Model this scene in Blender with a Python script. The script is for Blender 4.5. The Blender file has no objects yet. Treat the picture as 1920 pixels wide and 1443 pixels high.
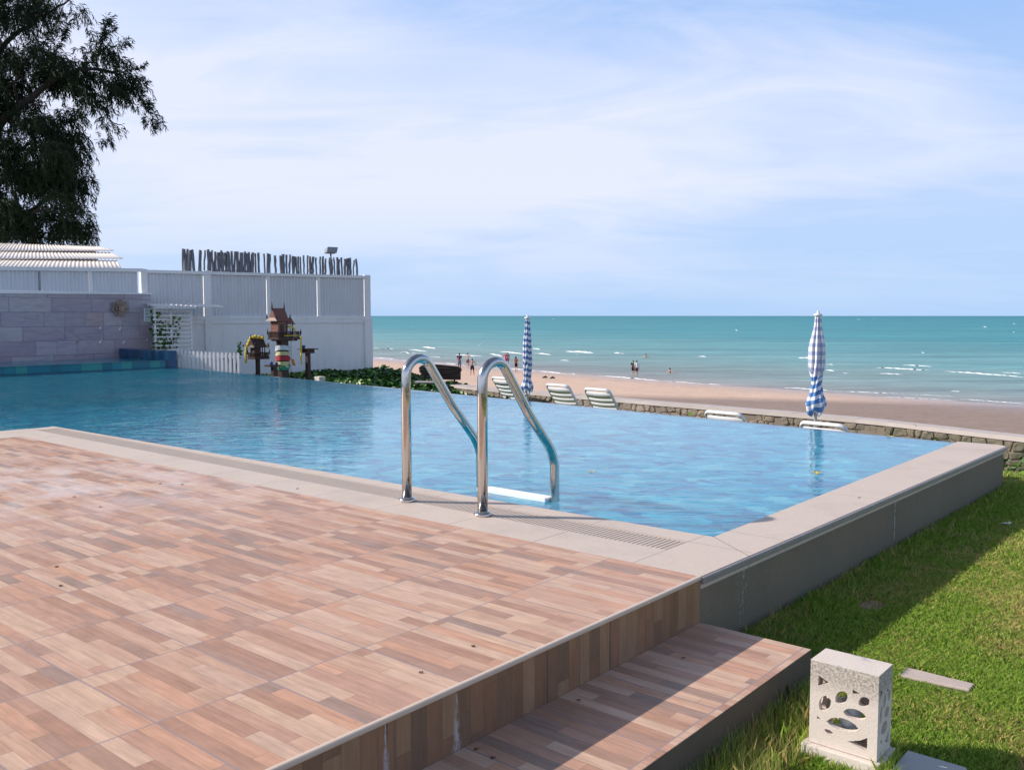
import bpy, math, random
from mathutils import Vector, Matrix
C = bpy.context.scene.collection
R = random.Random(7)
PI = math.pi

# ------------------------------------------------------------------ camera
F = 1700.0 / 1920.0                     # focal length / image width
PITCH = math.atan(129.5 / 1700.0)
cd = bpy.data.cameras.new("camera"); cam = bpy.data.objects.new("camera", cd); C.objects.link(cam)
cd.sensor_width = 36; cd.lens = 36 * F; cd.clip_start = 0.05; cd.clip_end = 60000
cam.location = (0, 0, 1); cam.rotation_euler = (PI / 2 - PITCH, 0, 0)
bpy.context.scene.camera = cam
vs = bpy.context.scene.view_settings
vs.view_transform = 'Standard'; vs.look = 'None'; vs.gamma = 1; vs.exposure = 0.2

# node helper -------------------------------------------------------------
class NT:
    def __init__(s, nt):
        s.t = nt
    def n(s, typ, *ins, out=0, **kw):
        nd = s.t.nodes.new(typ)
        named = kw.pop('i', {})
        for k, v in kw.items(): setattr(nd, k, v)
        for k, v in list(enumerate(ins)) + list(named.items()):
            if v is None: continue
            if isinstance(v, bpy.types.NodeSocket): s.t.links.new(v, nd.inputs[k])
            else:
                if isinstance(v, tuple) and len(v) == 3 and nd.inputs[k].type == 'RGBA': v = v + (1,)
                nd.inputs[k].default_value = v
        return nd if out is None else nd.outputs[out]
    def m(s, op, a, b=None, c=None, clamp=False):
        return s.n('ShaderNodeMath', a, b, c, operation=op, use_clamp=clamp)
    def mix(s, f, a, b, mode='MIX'):
        nd = s.t.nodes.new('ShaderNodeMix'); nd.data_type = 'RGBA'; nd.blend_type = mode
        for k, v in ((0, f), (6, a), (7, b)):
            if isinstance(v, bpy.types.NodeSocket): s.t.links.new(v, nd.inputs[k])
            else: nd.inputs[k].default_value = (v + (1,)) if isinstance(v, tuple) else v
        return nd.outputs[2]
    def ramp(s, f, *stops, interp='LINEAR'):
        nd = s.t.nodes.new('ShaderNodeValToRGB'); r = nd.color_ramp; r.interpolation = interp
        while len(r.elements) < len(stops): r.elements.new(0.5)
        for e, (p, c) in zip(r.elements, stops):
            e.position = p; e.color = (c, c, c, 1) if not isinstance(c, tuple) else c + (1,)
        s.t.links.new(f, nd.inputs[0]); return nd.outputs[0]
    def noise(s, vec, scale, detail=3, rough=.5, dist=0, out=0):
        return s.n('ShaderNodeTexNoise', out=out, i={'Vector': vec, 'Scale': scale, 'Detail': detail, 'Roughness': rough, 'Distortion': dist})
    def map(s, vec, scale=(1, 1, 1), loc=(0, 0, 0), rot=(0, 0, 0)):
        return s.n('ShaderNodeMapping', i={'Vector': vec, 'Scale': scale, 'Location': loc, 'Rotation': rot})
    def xyz(s, vec):
        nd = s.n('ShaderNodeSeparateXYZ', vec, out=None); return nd.outputs[0], nd.outputs[1], nd.outputs[2]
    def comb(s, x, y, z=0.0): return s.n('ShaderNodeCombineXYZ', x, y, z)
    def wn(s, vec): return s.n('ShaderNodeTexWhiteNoise', vec, noise_dimensions='3D')
    def obj(s): return s.n('ShaderNodeTexCoord', out=3)
    def bump(s, h, strength=.5, dist=.01, normal=None):
        return s.n('ShaderNodeBump', i={'Height': h, 'Strength': strength, 'Distance': dist, 'Normal': normal})
    def lin(s, x, a, b):   # clamp((x-a)/(b-a))
        return s.m('DIVIDE', s.m('SUBTRACT', x, a), b - a, clamp=True)

# ------------------------------------------------------------------ sky + sun
SUN_EL = 30.0
LU, LV = 1.45, .95                      # shadow offset per metre of height, in the pool's own axes
w = bpy.data.worlds.new("World"); bpy.context.scene.world = w; w.use_nodes = True
q = NT(w.node_tree); bg = w.node_tree.nodes['Background']
sky = q.n('ShaderNodeTexSky', out=None, sky_type='NISHITA', sun_disc=False, sun_elevation=math.radians(SUN_EL),
          sun_rotation=math.radians(-83), altitude=0, air_density=1.0, dust_density=1.6, ozone_density=1.4)
d = q.n('ShaderNodeTexCoord', out=0)
dx, dy, dz = q.xyz(d)
zz = q.m('ADD', q.m('MAXIMUM', dz, 0.0), .16)
pv = q.comb(q.m('DIVIDE', dx, zz), q.m('DIVIDE', dy, zz), 0.0)
n1 = q.noise(q.map(pv, (.55, .80, 1), (3.1, 1.7, 0), (0, 0, .35)), .75, 4, .5, .5)
n2 = q.noise(q.map(pv, (.9, 1.7, 1), (7.2, 4.4, 0), (0, 0, .5)), 1.3, 7, .60, .9)
cl = q.m('ADD', q.m('MULTIPLY', n1, .78), q.m('MULTIPLY', n2, .36))
cl = q.m('SUBTRACT', cl, q.m('MULTIPLY', q.lin(dz, .22, .34), .075))
cl = q.m('SUBTRACT', cl, q.m('MULTIPLY', dx, .07))
cl = q.lin(cl, .425, .66)
up = q.lin(dz, .36, .75)                # veil kept off the unseen overhead sky, darkening it to cut fill light
low = q.lin(dz, .0, .13)                # and the cloud thins towards the horizon
cl = q.m('MULTIPLY', cl, q.m('ADD', q.m('MULTIPLY', low, .80), .10))
cl = q.m('MULTIPLY', cl, q.m('SUBTRACT', 1.0, q.m('MULTIPLY', up, .8)))
veil = q.ramp(q.m('MULTIPLY', q.m('MAXIMUM', dz, 0.0), 2.5), (0, (.44, .66, .98)), (.30, (.52, .68, .98)), (.65, (.40, .59, .96)), (.95, (.27, .50, .93)))
veil = q.n('ShaderNodeVectorMath', veil, (11.6, 11.6, 11.6), operation='MULTIPLY')
col = q.mix(q.m('MULTIPLY', q.m('SUBTRACT', 1.0, up), .88), sky.outputs[0], veil)
col = q.mix(q.m('MULTIPLY', cl, .95), col, (9.1, 9.5, 11.4))
w.node_tree.links.new(col, bg.inputs[0]); bg.inputs[1].default_value = 0.082

ANG = math.radians(-40.18)              # the pool's axes: x = U (right, nearer), y = V (right, farther)
O = Vector((0.7275, 3.4276, 0))
UX = Vector((math.cos(ANG), math.sin(ANG), 0)); VX = Vector((-math.sin(ANG), math.cos(ANG), 0))
FR = Matrix.Translation(O) @ Matrix.Rotation(ANG, 4, 'Z')
sd = bpy.data.lights.new("sun", 'SUN'); sun = bpy.data.objects.new("sun", sd); C.objects.link(sun)
sd.energy = 4.7; sd.angle = math.radians(.6); sd.color = (1, .93, .84)
sun.rotation_euler = (UX * LU + VX * LV + Vector((0, 0, -1))).to_track_quat('-Z', 'Y').to_euler()
sun.location = (-20, 0, 20)

# pixel of the photograph -> point in the pool's axes
def ray(px, py):
    x = (px - 960) / 1700; y = (721.5 - py) / 1700
    return Vector((x, math.cos(PITCH) + y * math.sin(PITCH), -math.sin(PITCH) + y * math.cos(PITCH)))
CAM = Vector((0, 0, 1))
def atw(px, py, z):
    r = ray(px, py); return CAM + r * ((z - 1) / r.z)
def loc(p):
    dd = p - O; return Vector((dd.dot(UX), dd.dot(VX), p.z))
def at(px, py, z): return loc(atw(px, py, z))
def atd(px, py, D):                      # at forward distance D
    r = ray(px, py); return loc(CAM + r * (D / r.y))
def onplane(px, py, A, B):               # vertical plane through local A,B -> (s, z)
    Aw = FR @ Vector((A[0], A[1], 0)); Bw = FR @ Vector((B[0], B[1], 0))
    e = (Bw - Aw).normalized(); nrm = Vector((e.y, -e.x, 0)); r = ray(px, py)
    t = (Aw - CAM).dot(nrm) / r.dot(nrm); p = CAM + r * t
    return (p - Aw).dot(e), p.z

# ------------------------------------------------------------------ mesh helpers
class MB:
    def __init__(s): s.v = []; s.f = []; s.mi = []; s.uv = {}
    def add(s, vs_, fs, mi=0, M=None):
        b = len(s.v)
        s.v += [tuple(M @ Vector(p)) if M else tuple(p) for p in vs_]
        s.f += [tuple(i + b for i in f) for f in fs]; s.mi += [mi] * len(fs); return s
    def box(s, x0, x1, y0, y1, z0, z1, mi=0, M=None):
        return s.add([(x0, y0, z0), (x1, y0, z0), (x1, y1, z0), (x0, y1, z0), (x0, y0, z1), (x1, y0, z1), (x1, y1, z1), (x0, y1, z1)],
                     [(0, 3, 2, 1), (4, 5, 6, 7), (0, 1, 5, 4), (1, 2, 6, 5), (2, 3, 7, 6), (3, 0, 4, 7)], mi, M)
    def prism(s, poly, z0, z1, mi=0, M=None):
        n = len(poly); A = sum(poly[i][0] * poly[(i + 1) % n][1] - poly[(i + 1) % n][0] * poly[i][1] for i in range(n))
        if A < 0: poly = poly[::-1]
        return s.add([(p[0], p[1], z0) for p in poly] + [(p[0], p[1], z1) for p in poly],
                     [tuple(range(n))[::-1], tuple(range(n, 2 * n))] + [(i, (i + 1) % n, n + (i + 1) % n, n + i) for i in range(n)], mi, M)
    def tube(s, pts, rad, seg=12, mi=0, M=None, cap=True, sq=1.0):
        pts = [Vector(p) for p in pts]; n = len(pts)
        if not hasattr(rad, '__len__'): rad = [rad] * n
        t0 = (pts[1] - pts[0]).normalized(); up = Vector((0, 0, 1)) if abs(t0.z) < .9 else Vector((1, 0, 0))
        nx = t0.cross(up).normalized(); vv = []
        for i in range(n):
            t = (pts[min(i + 1, n - 1)] - pts[max(i - 1, 0)]).normalized()
            nx = (nx - t * nx.dot(t)).normalized(); ny = t.cross(nx)
            for k in range(seg):
                a = 2 * PI * k / seg; vv.append(pts[i] + (nx * math.cos(a) + ny * math.sin(a) * sq) * rad[i])
        ff = [(i * seg + k, i * seg + (k + 1) % seg, (i + 1) * seg + (k + 1) % seg, (i + 1) * seg + k) for i in range(n - 1) for k in range(seg)]
        if cap: ff += [tuple(range(seg))[::-1], tuple(range((n - 1) * seg, n * seg))]
        return s.add(vv, ff, mi, M)
    def lathe(s, prof, seg=16, mi=0, M=None, c=(0, 0)):
        vv = [(c[0] + r * math.cos(2 * PI * k / seg), c[1] + r * math.sin(2 * PI * k / seg), z) for r, z in prof for k in range(seg)]
        n = len(prof)
        ff = [(i * seg + k, i * seg + (k + 1) % seg, (i + 1) * seg + (k + 1) % seg, (i + 1) * seg + k) for i in range(n - 1) for k in range(seg)]
        ff += [tuple(range(seg))[::-1], tuple(range((n - 1) * seg, n * seg))]
        return s.add(vv, ff, mi, M)
    def ball(s, c, r, seg=8, rings=6, mi=0, M=None, jit=0, rnd=None):
        if not hasattr(r, '__len__'): r = (r, r, r)
        vv = [(c[0], c[1], c[2] - r[2])]; 
        for i in range(1, rings):
            a = PI * i / rings
            for k in range(seg):
                b = 2 * PI * k / seg; j = 1 + (rnd.uniform(-jit, jit) if rnd else 0)
                vv.append((c[0] + r[0] * math.sin(a) * math.cos(b) * j, c[1] + r[1] * math.sin(a) * math.sin(b) * j, c[2] - r[2] * math.cos(a) * j))
        vv.append((c[0], c[1], c[2] + r[2])); L = len(vv) - 1
        ff = [(0, 1 + (k + 1) % seg, 1 + k) for k in range(seg)]
        for i in range(rings - 2):
            for k in range(seg):
                a = 1 + i * seg + k; b = 1 + i * seg + (k + 1) % seg; ff.append((a, b, b + seg, a + seg))
        o = 1 + (rings - 2) * seg
        ff += [(o + k, o + (k + 1) % seg, L) for k in range(seg)]
        return s.add(vv, ff, mi, M)
    def build(s, name, mats, parent=None, smooth=False, bevel=0, M=None):
        me = bpy.data.meshes.new(name); me.from_pydata(s.v, [], s.f)
        if not isinstance(mats, (list, tuple)): mats = [mats]
        for m_ in mats: me.materials.append(m_)
        if len(mats) > 1: me.polygons.foreach_set('material_index', s.mi)
        if smooth: me.polygons.foreach_set('use_smooth', [True] * len(s.f))
        me.update()
        o = bpy.data.objects.new(name, me); C.objects.link(o)
        if parent: o.parent = parent
        if M is not None: o.matrix_local = M
        if bevel:
            b = o.modifiers.new('bevel', 'BEVEL'); b.width = bevel; b.segments = 2; b.limit_method = 'ANGLE'; b.angle_limit = math.radians(40)
        return o

def tag(o, label=None, cat=None, group=None, kind=None):
    if label: o['label'] = label
    if cat: o['category'] = cat
    if group: o['group'] = group
    if kind: o['kind'] = kind
    return o
def thing(name, label, cat, u, v, z=0, rot=0, group=None):
    o = bpy.data.objects.new(name, None); C.objects.link(o); o.empty_display_size = .1
    o.matrix_world = FR @ Matrix.Translation((u, v, z)) @ Matrix.Rotation(rot, 4, 'Z')
    return tag(o, label, cat, group)
def copy_thing(src, label, u, v, z, rot=0):
    def cp(o, par):
        c = o.copy(); C.objects.link(c)
        if par: c.parent = par
        for ch in [x for x in KIDS.get(o.name, [])]: cp(ch, c)
        return c
    KIDS = {}
    for x in C.objects:
        if x.parent: KIDS.setdefault(x.parent.name, []).append(x)
    r = cp(src, None); r.matrix_world = FR @ Matrix.Translation((u, v, z)) @ Matrix.Rotation(rot, 4, 'Z')
    r['label'] = label; return r
def structure(o): o['kind'] = 'structure'; return o

# ------------------------------------------------------------------ materials
def mat(name, fn=None, base=(.5, .5, .5), rough=.6, metal=0, spec=.5, noise=0, nscale=8, bumpd=0):
    m_ = bpy.data.materials.new(name); m_.use_nodes = True; q = NT(m_.node_tree)
    bs = m_.node_tree.nodes['Principled BSDF']
    bs.inputs['Base Color'].default_value = base + (1,); bs.inputs['Roughness'].default_value = rough
    bs.inputs['Metallic'].default_value = metal; bs.inputs['Specular IOR Level'].default_value = spec
    def setc(k, v):
        if isinstance(v, bpy.types.NodeSocket): m_.node_tree.links.new(v, bs.inputs[k])
        else: bs.inputs[k].default_value = v
    if fn: fn(q, setc, bs)
    elif noise:
        n = q.noise(q.obj(), nscale, 5, .6)
        setc('Base Color', q.mix(n, tuple(c * (1 - noise) for c in base), tuple(min(1, c * (1 + noise)) for c in base)))
        if bumpd: setc('Normal', q.bump(q.noise(q.obj(), nscale * 6, 4), .6, bumpd))
    return m_

TU, TV, PW = .416, .333, .0476           # tile length, tile width, printed plank width
PAL = [(0, (.45, .255, .175)), (.14, (.575, .355, .25)), (.30, (.63, .42, .305)), (.44, (.425, .255, .185)), (.54, (.585, .33, .22)),
       (.66, (.37, .245, .19)), (.73, (.63, .415, .295)), (.86, (.53, .31, .22))]
def planks(q, a, b, worn=True, sat=1.0):
    """a runs along the planks, b across them"""
    row = q.m('FLOOR', q.m('DIVIDE', b, PW)); tu = q.m('FLOOR', q.m('DIVIDE', a, TU))
    fr = q.m('FRACT', q.m('DIVIDE', a, TU))
    h = q.wn(q.comb(row, tu, 3.3)); split = q.m('MULTIPLY', q.m('ADD', q.m('MULTIPLY', q.m('SUBTRACT', h, .14), 1.05), .05), q.m('GREATER_THAN', h, .14))
    pc = q.m('MULTIPLY', q.m('GREATER_THAN', fr, split), q.m('GREATER_THAN', h, .14))
    idn = q.wn(q.comb(row, q.m('ADD', q.m('MULTIPLY', tu, 2), pc), 9.1))
    col = q.ramp(idn, *PAL, interp='CONSTANT')
    st = q.noise(q.comb(q.m('MULTIPLY', a, 5), q.m('MULTIPLY', b, 90), q.m('MULTIPLY', idn, 40)), 1.0, 5, .65)
    st2 = q.noise(q.comb(q.m('MULTIPLY', a, 9), q.m('MULTIPLY', b, 28), q.m('MULTIPLY', idn, 90)), 1.0, 3, .6)
    col = q.mix(.85, col, q.ramp(st, (.25, .72), (.5, .97), (.8, 1.18)), 'MULTIPLY')
    col = q.mix(.55, col, q.ramp(st2, (.3, .70), (.75, 1.2)), 'MULTIPLY')
    fb = q.m('FRACT', q.m('DIVIDE', b, PW))
    edge = q.m('LESS_THAN', q.m('MINIMUM', fb, q.m('SUBTRACT', 1.0, fb)), .022)
    es = q.m('LESS_THAN', q.m('ABSOLUTE', q.m('SUBTRACT', fr, split)), .0035)
    edge = q.m('MAXIMUM', edge, es)
    col = q.mix(q.m('MULTIPLY', edge, .38), col, (.20, .12, .09))
    g1 = q.m('LESS_THAN', q.m('MINIMUM', fr, q.m('SUBTRACT', 1.0, fr)), .0075)
    ft = q.m('FRACT', q.m('DIVIDE', b, TV)); g2 = q.m('LESS_THAN', q.m('MINIMUM', ft, q.m('SUBTRACT', 1.0, ft)), .0095)
    g = q.m('MAXIMUM', g1, g2)
    col = q.mix(q.m('MULTIPLY', g, .75), col, (.30, .235, .235))
    col = q.n('ShaderNodeHueSaturation', i={'Saturation': 1.04, 'Value': 1.06, 'Color': col, 'Hue': .5, 'Fac': 1.0})
    return col, g, st, idn
def f_deck(q, S, bs):
    o = q.obj(); x, y, z = q.xyz(o)
    col, g, st, idn = planks(q, x, y)
    # pale limescale where splashed water dries
    dd = q.n('ShaderNodeVectorMath', o, (-3.9, -.75, 0), operation='DISTANCE', out=1)
    blot = q.m('MULTIPLY', q.m('SUBTRACT', 1.0, q.lin(dd, .1, 1.9)), q.lin(q.noise(o, 3.2, 8, .72), .42, .62))
    film = q.lin(q.noise(o, 1.1, 6, .65), .42, .75)
    col = q.mix(q.m('MULTIPLY', film, .18), col, (.64, .43, .37))
    col = q.mix(q.m('MULTIPLY', blot, .55), col, (.80, .74, .76))
    sp = q.lin(q.noise(o, 60, 2, .5), .70, .76)
    col = q.mix(q.m('MULTIPLY', sp, .30), col, (.20, .13, .11))
    S('Base Color', col); S('Roughness', q.m('ADD', q.m('MULTIPLY', q.noise(o, 5, 5, .7), .3), .34))
    S('Normal', q.bump(q.m('SUBTRACT', q.m('MULTIPLY', st, .3), g), .5, .002)); S('Specular IOR Level', .32)
M_deck = mat('deck_tile', f_deck)
def f_riser(q, S, bs):
    o = q.obj(); x, y, z = q.xyz(o)
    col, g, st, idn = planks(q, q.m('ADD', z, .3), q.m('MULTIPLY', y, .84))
    col = q.mix(1.0, col, (.62, .54, .42), 'MULTIPLY'); col = q.mix(.30, col, (.17, .11, .065))  # deck tile colours darkened: the riser's shade is painted in
    jn = q.m('MINIMUM', q.m('ABSOLUTE', q.m('ADD', y, 1.613)), q.m('MINIMUM', q.m('ABSOLUTE', q.m('ADD', y, .959)), q.m('ABSOLUTE', q.m('ADD', y, .62))))
    col = q.mix(q.m('MULTIPLY', q.m('LESS_THAN', jn, .0028), .85), col, (.08, .06, .05))
    # salt run-off under two joints
    for yy, wd in ((-1.617, .020), (-1.36, .022)):
        ww = q.m('MULTIPLY', q.m('SUBTRACT', .0, z), wd * 6.5)
        near = q.m('SUBTRACT', 1.0, q.m('DIVIDE', q.m('ABSOLUTE', q.m('ADD', y, -yy)), ww, clamp=True))
        k = q.m('MULTIPLY', near, q.lin(q.noise(q.map(o, (1, 1, .35)), 48, 6, .8), .44, .56))
        col = q.mix(q.m('MULTIPLY', k, .62), col, (.70, .68, .70))
    S('Base Color', col); S('Roughness', .55); S('Normal', q.bump(q.m('SUBTRACT', q.m('MULTIPLY', st, .3), g), .5, .002))
M_riser = mat('riser_tile', f_riser)
def f_coping(q, S, bs):
    o = q.obj(); x, y, z = q.xyz(o)
    n = q.noise(o, 2.0, 6, .6); n2 = q.noise(q.map(o, (3, 22, 1)), 2.2, 5, .65); n3 = q.noise(o, 55, 3, .7)
    col = q.mix(n, (.58, .475, .40), (.68, .56, .475)); col = q.mix(q.m('MULTIPLY', n2, .45), col, (.66, .52, .43))
    col = q.mix(.25, col, q.ramp(n3, (.3, .7), (.7, 1.15)), 'MULTIPLY')
    inu = q.m('LESS_THAN', y, .62)
    jn = q.m('LESS_THAN', q.m('ABSOLUTE', q.m('SUBTRACT', q.m('FRACT', q.m('DIVIDE', q.m('ADD', x, .5675), .525)), .5)), .0042)
    jr = q.m('LESS_THAN', q.m('ABSOLUTE', q.m('SUBTRACT', q.m('FRACT', q.m('DIVIDE', q.m('SUBTRACT', y, .15), 1.2)), .5)), .0018)
    right = q.m('GREATER_THAN', x, -.30)
    j = q.m('ADD', q.m('MULTIPLY', q.m('MULTIPLY', jn, inu), q.m('SUBTRACT', 1.0, right)), q.m('MULTIPLY', jr, q.m('SUBTRACT', 1.0, inu)), clamp=True)
    # mitre from the pool corner to the outer corner
    mt = q.m('LESS_THAN', q.m('ABSOLUTE', q.m('ADD', q.m('SUBTRACT', q.m('MULTIPLY', q.m('ADD', x, .26), -.75), y), .60)), .0035)
    j = q.m('MAXIMUM', j, q.m('MULTIPLY', q.m('MULTIPLY', mt, right), q.m('LESS_THAN', y, .62)))
    j2 = q.m('MULTIPLY', q.m('LESS_THAN', q.m('ABSOLUTE', q.m('SUBTRACT', y, .452)), .0022), q.m('LESS_THAN', x, 0.0))
    j = q.m('MAXIMUM', j, j2)
    st = q.m('MULTIPLY', q.lin(q.noise(o, 1.1, 8, .75), .5, .66), .35); col = q.mix(st, col, (.36, .29, .25)); sp = q.lin(q.noise(o, 26, 4, .7), .66, .72); col = q.mix(q.m('MULTIPLY', sp, .3), col, (.24, .20, .17))
    col = q.mix(q.m('MULTIPLY', j, .8), col, (.24, .19, .17))
    S('Base Color', col); S('Roughness', .62); S('Normal', q.bump(q.m('SUBTRACT', n3, j), .4, .002))
M_coping = mat('coping_stone', f_coping)
M_grate = mat('grate', base=(.56, .46, .385), rough=.55, noise=.1, nscale=6)
M_dark = mat('dark_gap', base=(.06, .05, .045), rough=.9)
M_nosing = mat('nosing', base=(.66, .52, .41), rough=.4, noise=.12, nscale=5)
def f_conc(q, S, bs):
    o = q.obj(); x, y, z = q.xyz(o)
    n = q.noise(o, 2.5, 8, .65); n3 = q.noise(q.map(o, (1, 6, .7)), 3.0, 6, .6); f = q.noise(o, 90, 3, .6)
    col = q.mix(n, (.18, .136, .092), (.26, .202, .142)); col = q.mix(q.lin(n3, .5, .8), col, (.17, .16, .12))
    col = q.mix(.4, col, q.ramp(f, (.3, .75), (.7, 1.2)), 'MULTIPLY')
    cr = q.m('MULTIPLY', q.lin(q.noise(o, 45, 6, .8), .56, .62), q.m('SUBTRACT', 1.0, q.m('DIVIDE', q.m('ABSOLUTE', q.m('SUBTRACT', y, .36)), .07, clamp=True)))
    col = q.mix(q.m('MULTIPLY', cr, .8), col, (.55, .54, .50))
    cj = q.m('MULTIPLY', q.m('LESS_THAN', q.m('ABSOLUTE', q.m('SUBTRACT', y, 2.2)), .005), q.lin(q.noise(o, 30, 4), .4, .5))
    col = q.mix(q.m('MULTIPLY', cj, .7), col, (.55, .56, .55))
    damp = q.m('SUBTRACT', 1.0, q.lin(q.m('ADD', z, q.m('MULTIPLY', n3, .10)), -.26, -.14))
    col = q.mix(q.m('MULTIPLY', damp, .35), col, (.10, .11, .08))
    S('Base Color', col); S('Roughness', .85); S('Normal', q.bump(q.m('ADD', f, n), .5, .003))
M_conc = mat('render_grey', f_conc)
M_lip = mat('coping_edge', base=(.29, .25, .24), rough=.4, noise=.35, nscale=14)
def f_mosaic(scale, cols, grout, rough=.15):
    def f(q, S, bs):
        o = q.obj(); v = q.n('ShaderNodeVectorMath', o, (scale, scale, scale), operation='MULTIPLY')
        x, y, z = q.xyz(v)
        # offset avoids cell edges falling exactly on a flat face
        k = q.comb(q.m('FLOOR', q.m('ADD', x, .013)), q.m('FLOOR', q.m('ADD', y, .017)), q.m('FLOOR', q.m('ADD', z, .37)))
        r = q.wn(k); n = len(cols)
        c = q.ramp(r, *[(i / n, cc) for i, cc in enumerate(cols)], interp='CONSTANT')
        c = q.mix(.3, c, q.ramp(q.noise(o, scale * .5, 4), (.3, .8), (.7, 1.15)), 'MULTIPLY')
        S('Base Color', c); S('Roughness', rough)
    return f
M_ledge = mat('teal_tile', f_mosaic(5.2, [(.01, .17, .22), (.012, .21, .26), (.018, .25, .29), (.010, .19, .25), (.03, .29, .28), (.01, .20, .26), (.04, .30, .27)], 0))
M_block = mat('blue_tile', f_mosaic(5.2, [(.005, .06, .13), (.008, .09, .17), (.01, .12, .20), (.006, .08, .20)], 0))
def f_floor(q, S, bs):
    o = q.obj(); v = q.n('ShaderNodeVectorMath', o, (7.0, 7.0, 7.0), operation='MULTIPLY'); x, y, z = q.xyz(v)
    r = q.wn(q.comb(q.m('FLOOR', x), q.m('FLOOR', y), q.m('FLOOR', q.m('ADD', z, .4))))
    c = q.ramp(r, (0, (.07, .50, .70)), (.25, (.12, .64, .80)), (.5, (.18, .74, .85)), (.72, (.05, .44, .66)), (.88, (.32, .84, .88)), interp='CONSTANT')
    S('Base Color', c); S('Roughness', .4)
M_floor = mat('pool_tile', f_floor)
def water_mat():
    m_ = bpy.data.materials.new('pool_water'); m_.use_nodes = True; nt = m_.node_tree; nt.nodes.remove(nt.nodes['Principled BSDF'])
    q = NT(nt); o = q.obj(); x, y, z = q.xyz(o)
    rt_ = q.map(o, (1, 1, 1), (0, 0, 0), (0, 0, -.62))          # crests lie across the wind
    rt2 = q.map(o, (1, 1, 1), (0, 0, 0), (0, 0, -.86))
    warp = q.noise(rt_, .55, 3, .55)
    a = q.noise(q.map(rt_, (1.5, 3.6, 1)), 2.1, 3, .5, .6)
    b = q.noise(q.map(rt2, (2.8, 9.0, 1), (3, 1, 0)), 3.4, 2, .5, .5)
    amp = q.m('ADD', q.m('MULTIPLY', q.m('SUBTRACT', 1.0, q.lin(x, -8.5, -4.5)), 1.9), .23)
    h = q.m('ADD', q.m('MULTIPLY', a, 1.0), q.m('MULTIPLY', b, q.m('MAXIMUM', q.m('MULTIPLY', amp, .35), .20)))
    h = q.m('MULTIPLY', h, q.m('MULTIPLY', amp, q.m('ADD', q.lin(warp, .30, .66), .30)))
    nb = q.bump(h, .60, .055)
    fr = q.n('ShaderNodeFresnel', i={'IOR': 1.33, 'Normal': nb})
    gl = q.n('ShaderNodeBsdfGlossy', i={'Color': (1, 1, 1, 1), 'Roughness': .012, 'Normal': nb})
    # light scattered back by the tiled basin, its small tiles wavering through the surface
    wv = q.n('ShaderNodeVectorMath', q.n('ShaderNodeVectorMath', q.noise(q.map(rt_, (1.0, 2.2, 1)), 2.4, 3, .5, out=1), (.5, .5, .5), operation='SUBTRACT'), (.55, .55, 0), operation='MULTIPLY')
    tv = q.n('ShaderNodeVectorMath', o, wv, operation='ADD'); tx, ty, _ = q.xyz(q.n('ShaderNodeVectorMath', tv, (8.5, 8.5, 1), operation='MULTIPLY'))
    r = q.wn(q.comb(q.m('FLOOR', tx), q.m('FLOOR', ty), 1.0))
    c = q.ramp(r, (0, (.008, .295, .49)), (.25, (.014, .34, .53)), (.5, (.025, .39, .57)), (.72, (.006, .22, .42)), (.86, (.07, .46, .60)), interp='CONSTANT')
    cn = q.noise(q.map(q.n('ShaderNodeVectorMath', rt_, wv, operation='ADD'), (1.2, 3.2, 1)), 4.2, 3, .6, .8)
    c = q.mix(.8, c, q.ramp(cn, (.34, .76), (.52, .97), (.66, 1.22)), 'MULTIPLY')
    sea_ = q.m('MULTIPLY', q.m('SUBTRACT', 1.0, q.lin(x, -9.0, -4.2)), 1.0)     # water colour darkens towards the far left
    c = q.mix(q.m('MULTIPLY', sea_, .86), c, (.005, .068, .105))
    df = q.n('ShaderNodeSubsurfaceScattering', i={'Color': c, 'Scale': .30, 'Radius': (.7, 1.0, 1.0)}, falloff='BURLEY')
    tr = q.n('ShaderNodeBsdfTransparent', (.55, .9, .95))
    body = q.n('ShaderNodeMixShader', .15, df, tr)
    sh = q.n('ShaderNodeMixShader', fr, body, gl)
    out = nt.nodes['Material Output']; nt.links.new(sh, out.inputs[0]); return m_
M_water = water_mat()
M_steel = mat('stainless', lambda q, S, bs: (S('Roughness', q.m('ADD', q.m('MULTIPLY', q.lin(q.noise(q.obj(), 40, 6, .7), .45, .7), .28), .09)), S('Base Color', (.60, .57, .54, 1)), S('Metallic', 1.0)))
M_plastic = mat('white_plastic', base=(.76, .77, .80), rough=.35, noise=.05, nscale=12)
def f_paint(c0, dirt):
    def f(q, S, bs):
        o = q.obj(); st = q.noise(q.map(o, (5, 5, .45)), 2.2, 6, .65); bl = q.noise(o, 1.3, 6, .7); sp = q.noise(o, 16, 5, .75)
        k = q.m('MULTIPLY', q.lin(st, .48, .72), q.lin(bl, .35, .7)); c = q.mix(q.m('MULTIPLY', k, dirt), c0, (.36, .34, .33))
        c = q.mix(q.m('MULTIPLY', q.lin(bl, .4, .75), .14), c, (.60, .56, .52)); c = q.mix(q.m('MULTIPLY', q.lin(sp, .66, .72), .35), c, (.35, .33, .32))
        S('Base Color', c); S('Roughness', .6)
    return f
M_white = mat('white_paint', f_paint((.90, .865, .835), .30)); M_corr = mat('corrugated_sheet', f_paint((.74, .725, .73), .4))
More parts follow.
